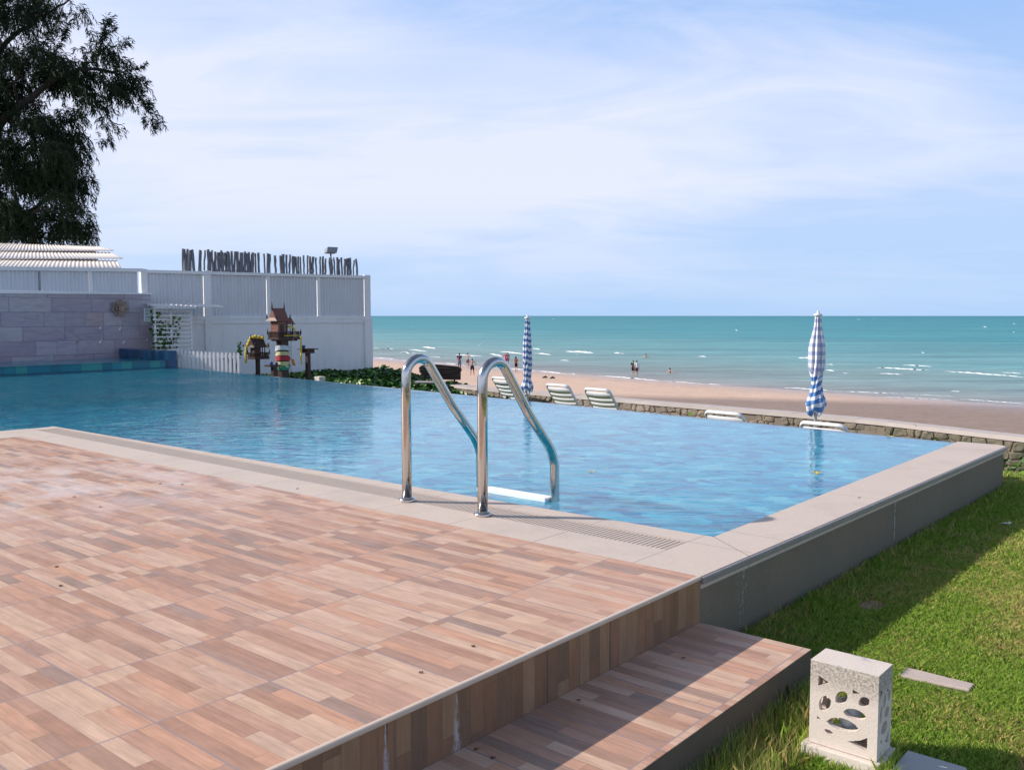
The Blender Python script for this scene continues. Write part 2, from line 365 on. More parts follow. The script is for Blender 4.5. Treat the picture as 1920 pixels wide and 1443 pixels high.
def f_stone(q, S, bs):
    o = q.obj(); x, y, z = q.xyz(o)
    zr = q.m('DIVIDE', q.m('ADD', z, .10), .293); row = q.m('FLOOR', zr)
    xs = q.m('ADD', x, q.m('MULTIPLY', q.wn(q.comb(row, 5.0, 0.0)), 2.0))
    xr = q.m('DIVIDE', xs, .86); cell = q.m('FLOOR', xr); hlf = q.m('GREATER_THAN', q.wn(q.comb(row, cell, 7.0)), .45)
    fx = q.m('FRACT', xr); sub = q.m('MULTIPLY', hlf, q.m('GREATER_THAN', fx, .5))
    r = q.wn(q.comb(row, q.m('ADD', q.m('MULTIPLY', cell, 2.0), sub), 2.0))
    c = q.ramp(r, (0, (.43, .37, .41)), (.25, (.49, .43, .46)), (.45, (.46, .38, .41)), (.62, (.42, .35, .39)), (.8, (.51, .45, .46)), (.92, (.48, .36, .37)), interp='CONSTANT')
    v = q.noise(q.comb(q.m('MULTIPLY', x, 1.1), q.m('MULTIPLY', z, 4.0), q.m('MULTIPLY', r, 30)), 2.0, 7, .65, 1.6)
    c = q.mix(.7, c, q.ramp(v, (.3, (.68, .66, .74)), (.5, (1.0, 1.0, 1.0)), (.7, (1.2, 1.12, 1.02))), 'MULTIPLY')
    c = q.mix(q.m('MULTIPLY', q.m('SUBTRACT', 1.0, q.lin(z, .15, .75)), q.m('MULTIPLY', r, .5)), c, (.34, .20, .26))
    fz = q.m('FRACT', zr); e = q.m('LESS_THAN', q.m('MINIMUM', fz, q.m('SUBTRACT', 1.0, fz)), .02)
    hx = q.m('FRACT', q.m('MULTIPLY', xr, q.m('ADD', hlf, 1.0))); e2 = q.m('LESS_THAN', q.m('MINIMUM', hx, q.m('SUBTRACT', 1.0, hx)), .012)
    e = q.m('MAXIMUM', e, e2); c = q.mix(q.m('MULTIPLY', e, .5), c, (.20, .16, .22))
    S('Base Color', c); S('Roughness', .7); S('Normal', q.bump(q.m('SUBTRACT', q.m('ADD', v, q.m('MULTIPLY', r, .8)), e), .6, .012))
M_stone = mat('stone_cladding', f_stone)
M_wood = mat('weathered_wood', lambda q, S, bs: (S('Base Color', q.mix(q.noise(q.map(q.obj(), (6, 6, 1)), 9, 6, .7), (.10, .10, .115), (.30, .29, .31))), S('Roughness', .85)))
M_driftdark = mat('dark_timber', lambda q, S, bs: (lambda n: (S('Base Color', q.ramp(n, (.3, (.012, .008, .008)), (.55, (.06, .035, .028)), (.8, (.18, .12, .09)))), S('Roughness', .75), S('Normal', q.bump(n, 1.0, .03))))(q.noise(q.map(q.obj(), (1.5, 5, 16)), 1.8, 6, .65, .8)))
M_bark = mat('bark', base=(.035, .028, .022), rough=.9, noise=.5, nscale=3)
M_needle = mat('needles', lambda q, S, bs: (S('Base Color', q.mix(q.noise(q.obj(), .7, 3), (.008, .018, .008), (.030, .050, .017))), S('Roughness', .7), S('Specular IOR Level', .2)))
def f_roof(q, S, bs):
    o = q.obj(); n = q.noise(o, 2, 6, .7); n2 = q.noise(q.map(o, (1, 1, 8)), 4, 5, .7)
    c = q.mix(n, (.70, .62, .57), (.86, .80, .76)); c = q.mix(q.lin(n2, .62, .8), c, (.38, .26, .20)); S('Base Color', c); S('Roughness', .8)
M_roof = mat('old_roof_sheet', f_roof)
M_brown = mat('brown_lacquer', base=(.045, .020, .016), rough=.5, noise=.35, nscale=20)
M_brown2 = mat('brown_carving', lambda q, S, bs: (lambda c: (S('Base Color', q.mix(c, (.13, .045, .03), (.27, .11, .075))), S('Roughness', .5)))(q.n('ShaderNodeTexChecker', i={'Vector': q.map(q.obj(), (1, 1, 1), (.01, .01, .01), (0, 0, .78)), 'Scale': 34.0}, out=1)))
M_rooftile = mat('small_roof_tile', lambda q, S, bs: (S('Base Color', q.mix(q.m('LESS_THAN', q.m('FRACT', q.m('MULTIPLY', q.xyz(q.obj())[2], 55)), .25), (.22, .085, .055), (.09, .03, .022))), S('Roughness', .5)))
M_yellow = mat('marigold', base=(.80, .55, .02), rough=.7, noise=.3, nscale=60)
M_red = mat('red_cloth', base=(.40, .04, .05), rough=.8)
M_orange = mat('orange_cloth', base=(.80, .22, .05), rough=.8)
M_green = mat('green_cloth', base=(.03, .28, .18), rough=.8)
M_cream = mat('cream_cloth', base=(.62, .56, .30), rough=.8)
M_silver = mat('silver_cloth', base=(.55, .60, .62), rough=.4, noise=.4, nscale=40)
M_blue = mat('blue_china', base=(.03, .08, .25), rough=.25)
M_pink = mat('pink', base=(.75, .15, .25), rough=.7)
M_leaf = mat('leaf', lambda q, S, bs: (S('Base Color', q.mix(q.noise(q.obj(), 3.5, 3), (.012, .055, .010), (.060, .160, .022))), S('Roughness', .4), S('Specular IOR Level', .35)))
M_leaf2 = mat('pale_leaf', lambda q, S, bs: (S('Base Color', q.mix(q.noise(q.obj(), 5.5, 3), (.05, .15, .02), (.26, .42, .08))), S('Roughness', .4)))
M_lamp = mat('cast_stone', lambda q, S, bs: (lambda o: (lambda x, y, z: (lambda n, f: (
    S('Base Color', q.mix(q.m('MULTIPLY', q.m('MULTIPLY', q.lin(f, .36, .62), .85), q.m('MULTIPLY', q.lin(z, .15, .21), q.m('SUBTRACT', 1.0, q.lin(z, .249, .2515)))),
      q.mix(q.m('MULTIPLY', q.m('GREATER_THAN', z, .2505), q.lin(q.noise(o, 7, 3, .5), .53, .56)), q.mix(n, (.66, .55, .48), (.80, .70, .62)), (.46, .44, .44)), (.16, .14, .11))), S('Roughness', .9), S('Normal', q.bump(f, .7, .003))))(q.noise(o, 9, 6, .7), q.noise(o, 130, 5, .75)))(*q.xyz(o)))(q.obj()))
M_bulb = mat('lamp_glass', base=(.5, .55, .6), rough=.15)
M_slab = mat('paving_slab', base=(.46, .45, .44), rough=.85, noise=.15, nscale=12, bumpd=.002)
M_slab2 = mat('paving_slab_sand', base=(.52, .42, .37), rough=.85, noise=.15, nscale=12, bumpd=.002)
M_rock = mat('rubble', lambda q, S, bs: (lambda n, c: (S('Base Color', q.mix(q.m('MULTIPLY', q.lin(q.xyz(q.obj())[0], 2.5, 6.5), q.lin(q.noise(q.obj(), 2.5, 5, .7), .30, .62)), q.mix(.6, c, q.ramp(n, (.3, .55), (.7, 1.3)), 'MULTIPLY'), (.075, .080, .050))), S('Roughness', .9), S('Normal', q.bump(n, .9, .02))))(
    q.noise(q.obj(), 14, 6, .7), q.ramp(q.n('ShaderNodeTexVoronoi', i={'Vector': q.obj(), 'Scale': 3.2}, out=1), (0, (.20, .16, .12)), (.35, (.36, .285, .215)), (.7, (.22, .18, .145)), (1, (.40, .32, .26)))))
M_mortar = mat('mortar', base=(.21, .17, .135), rough=.95, noise=.3, nscale=12)
M_cap = mat('wall_cap', base=(.52, .45, .42), rough=.85, noise=.15, nscale=4)
M_foam = mat('foam', base=(.86, .88, .90), rough=.7)
M_sign = mat('notice_board', base=(.90, .95, .97), rough=.4)
M_ink = mat('ink', base=(.10, .16, .32), rough=.6)
M_flower = mat('terracotta_flower', base=(.44, .33, .27), rough=.8, noise=.3, nscale=9)
M_shell = mat('shell_white', base=(.78, .76, .74), rough=.6)
M_grey = mat('grey_metal', base=(.25, .27, .30), rough=.45, metal=.3)
M_pole = mat('parasol_pole', base=(.62, .62, .63), rough=.35, metal=.4)

# ------------------------------------------------------------------ key lines (pool axes)
ZW = -.02; ZL = -.32
LEFT = -6.81
cornerR = (-.26, .60); cornerL = (LEFT, .48)
iR = at(1791, 831.5, ZW); iL = at(320, 687.5, ZW)
def infv(u): return iR.y + (u - iR.x) * (iL.y - iR.y) / (iL.x - iR.x)
UE = iL.x                                  # left end wall of the pool
VE = infv(-.26)

# ------------------------------------------------------------------ pool
m = MB()
wpoly = [cornerR, (-.26, VE), (UE, infv(UE)), (UE, -7.0), (LEFT, -7.0), cornerL]
m.add([(p[0], p[1], ZW) for p in wpoly], [(0, 1, 2, 5), (2, 3, 4, 5)])
structure(m.build('pool_water', M_water, M=FR))
m = MB(); Z0 = -1.25
n = len(wpoly)
def ins(p): return p
fl = [(p[0], p[1], Z0) for p in wpoly]; tp = [(p[0], p[1], ZW - .004) for p in wpoly]
m.add(fl, [(0, 1, 2, 5), (2, 3, 4, 5)])
for i in range(n):
    j = (i + 1) % n
    m.add([fl[i], fl[j], tp[j], tp[i]], [(0, 1, 2, 3)])
structure(m.build('pool_basin', M_floor, M=FR))
# weir wall of the infinity edge (outside face), tiled like the pool
m = MB()
m.prism([(-.26, VE + .004), (-.26, VE + .16), (UE, infv(UE) + .16), (UE, infv(UE) + .004)], -1.3, ZW - .012)
structure(m.build('pool_edge_wall', M_block, M=FR))

# coping: near strip, left strip, right strip with slab edge
G0, G1 = .257, .448
m = MB()
m.prism([(-6.30, 0), (0, 0), (0, G0), (-6.30, G0)], -.05, 0)
m.prism([(LEFT + .02, G0), (-6.62, G0), (-6.62, G1), (LEFT + .02, G1)], -.05, 0)
m.prism([(-.31, G0), (0, G0), (0, G1), (-.31, G1)], -.05, 0)
m.prism([(LEFT, G1), (0, G1), (0, .60), (-.26, .60), (LEFT, .48)], -.05, 0)
m.prism([(LEFT, -9), (-6.30, -9), (-6.30, G0), (LEFT, G0)], -.05, 0)
FARV = VE + .0; SP = .095
m.prism([(-.26, .60), (.012, .60), (SP, FARV - .08), (SP - .02, FARV - .02), (SP - .08, FARV), (-.26, FARV)], -.05, 0)
m.prism([(0, 0), (.012, .60), (0, .60)], -.05, 0)
structure(m.build('pool_coping', M_coping, M=FR))
m = MB()
m.prism([(0, 0.0), (.014, 0.0), (SP + .014, FARV - .08), (SP - .01, FARV - .005), (SP - .07, FARV + .014), (-.26, FARV + .014), (-.26, FARV), (SP - .08, FARV), (SP - .02, FARV - .02), (SP, FARV - .08)], -.03, -.002)
structure(m.build('coping_edge', M_lip, M=FR, bevel=.004))
m = MB()
m.prism([(-.25, 0.003), (-.006, 0.003), (SP - .006, FARV - .09), (SP - .025, FARV - .03), (SP - .09, FARV - .008), (-.25, FARV - .008)], -1.4, -.052)
structure(m.build('pool_side_wall', M_conc, M=FR, bevel=.01))
m = MB()
m.box(-6.62, -.31, G0, G1, -.05, -.025)
structure(m.build('gutter', M_dark, M=FR))
m = MB()
x = -.318
m.box(-6.62, -.31, G0, G0 + .008, -.024, -.001); m.box(-6.62, -.31, G1 - .008, G1 - .001, -.024, -.001)
while x > -6.60:
    m.box(x - .0150, x, G0 + .009, G1 - .009, -.024, -.0015); x -= .024
g = m.build('drain_grate', M_grate, M=FR)
tag(g, 'beige slotted drain grating set in the coping along the near pool edge', 'drain grate')

# deck, riser, nosing, step
m = MB(); m.box(-6.30, -.012, -9, 0, -.12, -.001)
structure(m.build('deck', M_deck, M=FR))
m = MB(); m.box(-.3, 0, -9, 0.0, -.5, -.014)
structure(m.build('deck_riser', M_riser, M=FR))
m = MB(); m.box(-.0115, .006, -9, -.001, -.0135, .002)
structure(m.build('deck_nosing', M_nosing, M=FR, bevel=.005))
m = MB(); m.box(.001, .441, -9, -.004, -.24, -.18)
structure(m.build('step', M_deck, M=FR))
def f_stepside(q, S, bs):
    o = q.obj(); n = q.noise(o, 6, 6, .7); x, y, z = q.xyz(o)
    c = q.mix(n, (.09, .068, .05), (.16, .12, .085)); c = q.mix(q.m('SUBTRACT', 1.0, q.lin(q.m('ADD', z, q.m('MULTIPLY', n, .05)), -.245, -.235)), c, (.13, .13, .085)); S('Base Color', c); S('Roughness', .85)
M_stepside = mat('step_face', f_stepside)
m = MB(); m.box(.0, .438, -9, -.007, -.5, -.183); m.box(.4415, .444, -9, -.007, -.26, -.1835)
structure(m.build('step_side', M_stepside, M=FR))

# ------------------------------------------------------------------ ladder
def arc_path(s):
    P = [(0, 0), (0, .62)]
    for k in range(1, 15):
        a = PI - k / 14 * math.radians(180 - 43)
        P.append((.098 + .098 * math.cos(a), .672 + .098 * math.sin(a)))
    P += [(.36, .49), (.52, .316)]
    for k in range(1, 8):
        t = k / 7; a = (1 - t)
        P.append((.52 * a * a + 2 * a * t * .575 + t * t * .592, .316 * a * a + 2 * a * t * .257 + t * t * .18))
    P += [(.594, 0), (.594, -.85)]
    return [(s, y, z) for y, z in P]
pR = at(905, 966, 0); pL = at(768, 938, 0)
lad = thing('pool_ladder', 'stainless steel pool ladder with two curved handrails and a white step at the near edge', 'pool ladder', pR.x, pR.y, 0)
dL = pL.x - pR.x
for sx in (0, dL):
    r = MB().tube(arc_path(sx), .0262, 20).build('handrail', M_steel, lad, True)
    MB().lathe([(.030, -.001), (.047, -.001), (.047, .012), (.040, .020), (.030, .024)], 24, c=(sx, 0)).build('flange', M_steel, r, True, .002)
for zz_ in (-.005, -.27, -.54):
    m = MB().box(dL + .022, -.022, .535, .615, zz_ - .022, zz_ + .004)
    for k in range(6): m.box(dL + .03, -.03, .540 + k * .0125, .546 + k * .0125, zz_ + .0045, zz_ + .007)
    m.build('tread', M_plastic, lad, bevel=.003)

# ------------------------------------------------------------------ left end: ledge, tiled return, stone wall
sA = at(0, 677, .12); sB = at(266, 666.3, .12)
led = MB(); led.prism([(UE - .02, -6), (UE - .02, infv(UE)), (sB.x - .3, infv(UE)), (sA.x - .6, -6)], -1.3, .10)
led.prism([(UE - .0, -6), (UE - .0, infv(UE) - .1), (UE - .02, infv(UE) - .1), (UE - .02, -6)], -1.3, .092)
led.prism([(UE - .03, -6), (UE + .012, -6), (UE + .012, infv(UE) - .13), (UE - .03, infv(UE) - .13)], .1002, .118)
t_ledge = led.build('tiled_ledge', M_ledge, M=FR); tag(t_ledge, 'low overflow ledge of teal mosaic tiles at the far left end of the pool', 'ledge')
m = MB(); m.prism([(UE + .0, infv(UE) - .12), (UE + .0, infv(UE) + .14), (sB.x - .2, infv(UE) + .34), (sB.x - .2, infv(UE) - .14 + .25)], -.9, .30)
t_b = m.build('tiled_block', M_block, M=FR, bevel=.01); tag(t_b, 'raised dark blue tiled block at the corner of teal ledge and white fence', 'block')

def frame_plane(A, B, off=0):
    A = Vector((A[0], A[1], 0)); B = Vector((B[0], B[1], 0)); e = (B - A).normalized(); nn = Vector((e.y, -e.x, 0))
    o_ = A + nn * off; return FR @ Matrix.Translation(o_) @ Matrix.Rotation(math.atan2(e.y, e.x), 4, 'Z'), (A.x + nn.x * off, A.y + nn.y * off), (B.x + nn.x * off, B.y + nn.y * off)
MS, SA, SB = frame_plane((sA.x, sA.y), (sB.x, sB.y))        # local: x along wall, -y toward the pool
def sp(px, py): return onplane(px, py, SA, SB)
sR, zt = sp(283, 552); s0, zt0 = sp(0, 550.6)
m = MB(); m.prism([(-6, 0), (sR, 0), (sR, .18), (-6, .18)], -.4, 0)
vv = [(-6, 0, -.4), (sR, 0, -.4), (sR, 0, zt), (0, 0, zt0), (-6, 0, zt0 - .15), (-6, .18, -.4), (sR, .18, -.4), (sR, .18, zt), (0, .18, zt0), (-6, .18, zt0 - .15)]
m = MB().add(vv, [(0, 1, 2, 3, 4), (9, 8, 7, 6, 5), (1, 6, 7, 2), (2, 7, 8, 3), (3, 8, 9, 4), (0, 4, 9, 5)])
sw = m.build('stone_wall', M_stone, M=MS); tag(sw, 'purple grey stone-clad wall behind the teal ledge of the pool', 'wall')
m = MB().add([(a, b, c + dz_) for (a, b, c) in [(-6, -.02, zt0 - .15), (0, -.02, zt0), (sR + .03, -.02, zt), (sR + .03, .2, zt), (0, .2, zt0), (-6, .2, zt0 - .15)] for dz_ in (.002, .03)],
             [(0, 2, 10), (1, 3, 2, 0), (3, 5, 4, 2), (5, 7, 6, 4), (7, 9, 8, 6), (9, 11, 10, 8), (11, 1, 0, 10), (1, 11, 9, 3), (3, 9, 7, 5)])
m.build('wall_cap', M_white, sw)

# things fixed to the stone wall
def on_stone(px, py, off=-.02):
    s, z = sp(px, py); p = MS @ Vector((s, off, z)); return s, z, loc(p)
s, z, p = on_stone(222, 577, -.01)
fl_ = thing('flower_ornament', 'round carved stone flower ornament fixed high on the stone-clad wall', 'wall ornament', p.x, p.y, z, math.atan2((MS.to_3x3() @ Vector((1, 0, 0))).y, (MS.to_3x3() @ Vector((1, 0, 0))).x) - ANG)
fl_rot = fl_.matrix_world.copy()
def petals(n_, r0, r1, dpt, ph):
    m = MB()
    for k in range(n_):
        a = ph + 2 * PI * k / n_; M_ = Matrix.Translation((0, -dpt, 0)) @ Matrix.Rotation(a, 4, 'Y')
        vv = []; N1 = 6
        for i in range(N1 + 1):
            t = i / N1; wd = math.sin(PI * (.12 + .80 * t)) * (r1 - r0) * .48; rr = r0 + (r1 - r0) * t
            lift = -.05 * t * t - .012
            for j in (-1, -.5, 0, .5, 1): vv.append((j * wd, lift + .028 * abs(j) * -1 * t + .012, rr))
        ff = [(i * 5 + j, i * 5 + j + 1, (i + 1) * 5 + j + 1, (i + 1) * 5 + j) for i in range(N1) for j in range(4)]
        m.add(vv, ff, 0, M_)
    o_ = m.build('petals', M_flower, fl_, True); sm = o_.modifiers.new('thick', 'SOLIDIFY'); sm.thickness = .014; return o_
petals(7, .03, .185, .02, 0); petals(6, .02, .13, .055, .4); petals(5, .01, .08, .085, .2)
MB().ball((0, -.08, 0), .03, 10, 8).build('flower_centre', M_flower, fl_, True)
ori = 0
for (px, py, sz, lab) in ((187, 614, .05, 'pale shell ornament on stone wall, upper left of the small cluster'), (224, 616, .055, 'white shell ornament on the stone wall directly below the carved flower'),
                          (187, 640, .06, 'white pointed shell ornament on stone wall above the ledge'), (231, 641, .045, 'small dark and white shell ornament low on the stone wall'),
                          (275, 636.5, .035, 'tiny white shell ornament near the right end of the stone wall'), (146, 640, .035, 'tiny brown shell ornament low on the stone wall, leftmost of the cluster')):
    s, z, p = on_stone(px, py, -.015)
    m = MB()
    for k in range(5):
        t = k / 4; m.ball((sz * .7 * (t - .4), -.004, sz * (t - .5) * 1.1), (sz * (.52 - .38 * t), sz * .35 * (1 - .5 * t), sz * (.34 - .12 * t)), 8, 6)
    o_ = m.build('shell_ornament', M_flower if 'brown' in lab else M_shell, None, True); o_.matrix_world = MS @ Matrix.Translation((s, -.012, z))
    tag(o_, lab, 'wall ornament', 'shells fixed to the stone wall')
sl, zl = sp(270, 603); sr_, zr_ = sp(281.5, 578)
o_ = MB().box(sl, sr_, -.02, -.002, zl, zr_).build('notice_board', M_sign, None, bevel=.004); o_.matrix_world = MS
tag(o_, 'pale blue notice board on the right end of the stone wall', 'sign')
hh = zr_ - zl; ww = sr_ - sl
for ty, ln in ((.86, .5), (.78, .6), (.66, .35), (.58, .55), (.50, .4), (.36, .75), (.28, .65), (.14, .7)):
    MB().box(sl + ww * .15, sl + ww * (.15 + ln), -.0225, -.0202, zl + hh * ty, zl + hh * ty + .008).build('text_line', M_ink, o_)

# corrugated fence over the stone wall
def corr(mb, x0, x1, z0a, z1a, z0b, z1b, y, pitch=.083, amp=.017, mi=0):
    N_ = max(8, int((x1 - x0) / pitch * 8)); vv = []
    for i in range(N_ + 1):
        t = i / N_; x = x0 + (x1 - x0) * t; yy = y + amp * math.sin(2 * PI * x / pitch)
        vv += [(x, yy, z0a + (z0b - z0a) * t), (x, yy, z1a + (z1b - z1a) * t)]
    mb.add(vv, [(2 * i, 2 * i + 2, 2 * i + 3, 2 * i + 1) for i in range(N_)], mi)
ML, LA, LB = frame_plane(SA, SB, -.30)
def lp(px, py): return onplane(px, py, LA, LB)
Lb = lp(266, 503.5); La = lp(0, 499.5)
slope = (Lb[1] - La[1]) / (Lb[0] - La[0]); e0 = -6.0; zlow = lp(130, 549)[1]
def ltop(x): return La[1] + slope * (x - La[0])
lf = bpy.data.objects.new('metal_fence', None); C.objects.link(lf); lf.matrix_world = ML
tag(lf, 'white framed corrugated metal fence above the stone-clad wall on the left', 'fence')
m = MB(); hh = .075
m.add([(e0, -.05, ltop(e0) - hh), (Lb[0], -.05, ltop(Lb[0]) - hh), (Lb[0], .03, ltop(Lb[0]) - hh), (e0, .03, ltop(e0) - hh), (e0, -.05, ltop(e0)), (Lb[0], -.05, ltop(Lb[0])), (Lb[0], .03, ltop(Lb[0])), (e0, .03, ltop(e0))],
      [(0, 3, 2, 1), (4, 5, 6, 7), (0, 1, 5, 4), (1, 2, 6, 5), (2, 3, 7, 6), (3, 0, 4, 7)])
m.build('top_rail', M_white, lf)
MB().box(e0, Lb[0], -.05, .03, zlow - .09, zlow + .03).build('lower_rail', M_white, lf)
xs = [lp(px, 525)[0] for px in (0, 73, 170, 262)]
for a, b in zip([e0, xs[1], xs[2]], [xs[1], xs[2], xs[3] - .02]):
    m = MB(); corr(m, a + .03, b - .02, zlow - .02, ltop(a) - .05, zlow - .02, ltop(b) - .05, .01); m.build('corrugated_panel', M_corr, lf, True)
for a in xs[1:3]: MB().box(a - .02, a + .02, -.03, .0, zlow, ltop(a) - .07).build('post', M_white if a != xs[1] else M_grey, lf)

# ------------------------------------------------------------------ white boundary wall
WA0 = at(697, 693, -.43); WA0 = (WA0.x, WA0.y)
WB0 = (sB.x - .32, sB.y + .35)
MW, WA, WB = frame_plane(WB0, WA0)
def wp(px, py): return onplane(px, py, WA, WB)
bw = bpy.data.objects.new('boundary_wall', None); C.objects.link(bw); bw.matrix_world = MW
tag(bw, 'tall white boundary wall with corrugated upper panels running to the beach', 'wall')
x0 = wp(268, 600)[0]; x1 = wp(694, 600)[0]; zT0 = wp(278, 506)[1]; zT1 = wp(690, 517)[1]; zM = wp(690, 598)[1]; GZ = -1.1
def wtop(x): return zT0 + (zT1 - zT0) * (x - x0) / (x1 - x0)
MB().box(x0, x1, 0.0, .14, GZ, zM).build('lower_wall', M_white, bw)
MB().box(x0 - .02, x1 + .02, -.035, .16, zM + .001, zM + .075).build('ledge_rail', M_white, bw, bevel=.006)
MB().box(x0 + .05, x1 - .05, -.028, -.002, zM - .10, zM).build('band', M_white, bw)
cols = [(265, 277), (383, 396), (500, 506), (595, 600.5), (684, 694)]
for a, b in cols:
    xa = wp(a, 560)[0]; xb = wp(b, 560)[0]; big = b - a > 8
    MB().box(xa, xb, -.030 if big else -.015, .12, zM + .076, wtop(xa) + (.02 if big else -.07)).build('post', M_white, bw, bevel=.004)
for a, b in ((384, 397), (545, 556), (683, 697)):
    xa = wp(a, 640)[0]; xb = wp(b, 640)[0]; MB().box(xa, xb, -.06, -.001, GZ, zM - .001 if a < 600 else zM).build('pilaster', M_white, bw, bevel=.004)
m = MB(); xa, xb = x0, x1
for (yy0, yy1, h0, h1) in ((-.045, .06, -.07, 0.0),):
    m.add([(xa, yy0, wtop(xa) + h0), (xb, yy0, wtop(xb) + h0), (xb, yy1, wtop(xb) + h0), (xa, yy1, wtop(xa) + h0), (xa, yy0, wtop(xa) + h1), (xb, yy0, wtop(xb) + h1), (xb, yy1, wtop(xb) + h1), (xa, yy1, wtop(xa) + h1)],
          [(0, 3, 2, 1), (4, 5, 6, 7), (0, 1, 5, 4), (1, 2, 6, 5), (2, 3, 7, 6), (3, 0, 4, 7)])
m.build('top_rail', M_white, bw)
pan = [(277, 383), (396, 500), (506, 595), (600.5, 684)]
for a, b in pan:
    xa = wp(a, 560)[0]; xb = wp(b, 560)[0]; m = MB(); corr(m, xa + .01, xb - .01, zM + .06, wtop(xa) - .06, zM + .06, wtop(xb) - .06, .012)
    m.build('corrugated_panel', M_corr, bw, True)

# palisade of driftwood stakes above the wall
pal = bpy.data.objects.new('stake_fence', None); C.objects.link(pal); pal.matrix_world = MW
tag(pal, 'row of thin grey driftwood stakes standing along the top of the white wall', 'fence')
sx = [346, 350.5, 354.5, 360, 366, 378, 380.5, 387, 394, 397.5, 401.5, 407, 413, 416, 419, 421, 427, 430, 433.5, 438.5, 443, 447.5, 449.5, 454.5, 457.5, 463, 467, 471, 476, 478, 483, 488.5, 499, 506, 509, 519.5, 529.5, 533, 536.5, 541, 546, 552, 555, 559, 563, 567, 573.5, 580, 586, 590, 596.5, 604, 608.5, 614.5, 622.5, 626.5, 630.5, 636, 640, 644, 650, 655, 660, 667.5, 672.5]
for px in sx:
    tpx = 466.5 + (px - 346) * (485.5 - 466.5) / 327 + R.uniform(-2.2, 2.2)
    xa, zb = wp(px, 500); zt_ = wp(px, tpx)[1]; r = R.uniform(.021, .036); ln = R.uniform(-.035, .035); zb0 = wtop(xa) - .04
    yb = .12 + R.uniform(-.02, .02); pts = []
    for k in range(5):
        t = k / 4; pts.append((xa + ln * (t - .5) + R.uniform(-.008, .008), yb + R.uniform(-.01, .01), zb0 + (zt_ - zb0) * t))
    MB().tube(pts, [r * R.uniform(.85, 1.15) for _ in range(5)], 7).build('stake', M_wood, pal, True)
# floodlight
xa, za = wp(628, 480)
fl2 = bpy.data.objects.new('floodlight', None); C.objects.link(fl2); fl2.matrix_world = MW @ Matrix.Translation((xa, .24, za - .16)) @ Matrix.Diagonal((1.3, 1.2, 1.15, 1))
tag(fl2, 'grey floodlight on a short pole above the driftwood stakes', 'floodlight')
MB().tube([(0, 0, -.5), (0, 0, .20)], .018, 8).build('pole', M_grey, fl2, True)
MB().add([(-.12, -.08, .22), (.10, -.08, .22), (.13, -.08, .35), (-.10, -.08, .35), (-.12, .06, .20), (.10, .06, .20), (.13, .06, .31), (-.10, .06, .31)],
         [(0, 1, 2, 3), (7, 6, 5, 4), (0, 4, 5, 1), (1, 5, 6, 2), (2, 6, 7, 3), (3, 7, 4, 0)]).build('lamp_head', M_grey, fl2, bevel=.01)

# ------------------------------------------------------------------ trellis, awning, vine, picket fence
WT = .75
MT, TA, TB = frame_plane(WA, WB, WT)
def tp_(px, py): return onplane(px, py, TA, TB)
tr = bpy.data.objects.new('trellis', None); C.objects.link(tr); tr.matrix_world = MT
tag(tr, 'white slatted trellis screen between the stone wall and the white wall', 'trellis')
xa = tp_(287, 620)[0]; xb = tp_(361, 620)[0]; xm = tp_(321.5, 620)[0]; zb = tp_(320, 690)[1] - .2
for k in range(10):
    z = tp_(320, 583.5 + k * 8.0)[1]; MB().box(xa, xb, -.02, .005, z - .012, z + .018).build('slat', M_white, tr)
for xx in (xa + .05, xm, xb - .02):
    MB().box(xx - .02, xx + .02, .006, .05, zb, tp_(320, 577)[1]).build('post', M_white, tr)
aw = bpy.data.objects.new('awning', None); C.objects.link(aw); aw.matrix_world = MT
tag(aw, 'flat translucent corrugated awning above the slatted trellis', 'awning')
z = tp_(340, 574)[1]; xe = tp_(409, 574)[0]; m = MB(); N_ = 60; vv = []
for i in range(N_ + 1):
    x = xa - .03 + (xe - xa + .03) * i / N_; zz2 = z + .014 * math.sin(i * 1.9)
    vv += [(x, -.30, zz2 - .01), (x, .38, zz2 + .05)]
m.add(vv, [(2 * i, 2 * i + 2, 2 * i + 3, 2 * i + 1) for i in range(N_)])
a_ = m.build('awning_sheet', M_white, aw); a_.modifiers.new('s', 'SOLIDIFY').thickness = .006
MB().box(xa - .03, xb, -.28, -.25, z - .05, z - .02).box(xa - .03, xb, .25, .28, z - .0, z + .03).build('awning_frame', M_white, aw)

def leaf(mb, c, s, rnd, mi=0, flat=.6):
    a = rnd.uniform(0, 2 * PI); t = rnd.uniform(-flat, flat); M_ = Matrix.Translation(c) @ Matrix.Rotation(a, 4, 'Z') @ Matrix.Rotation(t, 4, 'X') @ Matrix.Rotation(rnd.uniform(-flat, flat), 4, 'Y')
    mb.add([(0, -s, 0), (s * .8, -s * .2, s * .18), (s * .5, s * .7, s * .12), (0, s, 0), (-s * .5, s * .7, s * .12), (-s * .8, -s * .2, s * .18)], [(0, 1, 2, 3), (0, 3, 4, 5)], mi, M_)
vn = bpy.data.objects.new('climbing_plant', None); C.objects.link(vn); vn.matrix_world = MT
tag(vn, 'green climbing plant growing through the left half of the white trellis', 'plant')
m = MB(); mv = MB(); rv = random.Random(5)
for (px0, px1, py0, py1, n_) in ((285, 302, 582, 655, 150), (300, 322, 605, 657, 130), (322, 337, 590, 652, 80), (286, 325, 638, 660, 70)):
    for _ in range(n_):
        s, z = tp_(rv.uniform(px0, px1), rv.uniform(py0, py1)); leaf(m, (s, rv.uniform(-.05, .22), z), rv.uniform(.02, .045), rv, 1 if rv.random() < .3 else 0, 1.2)
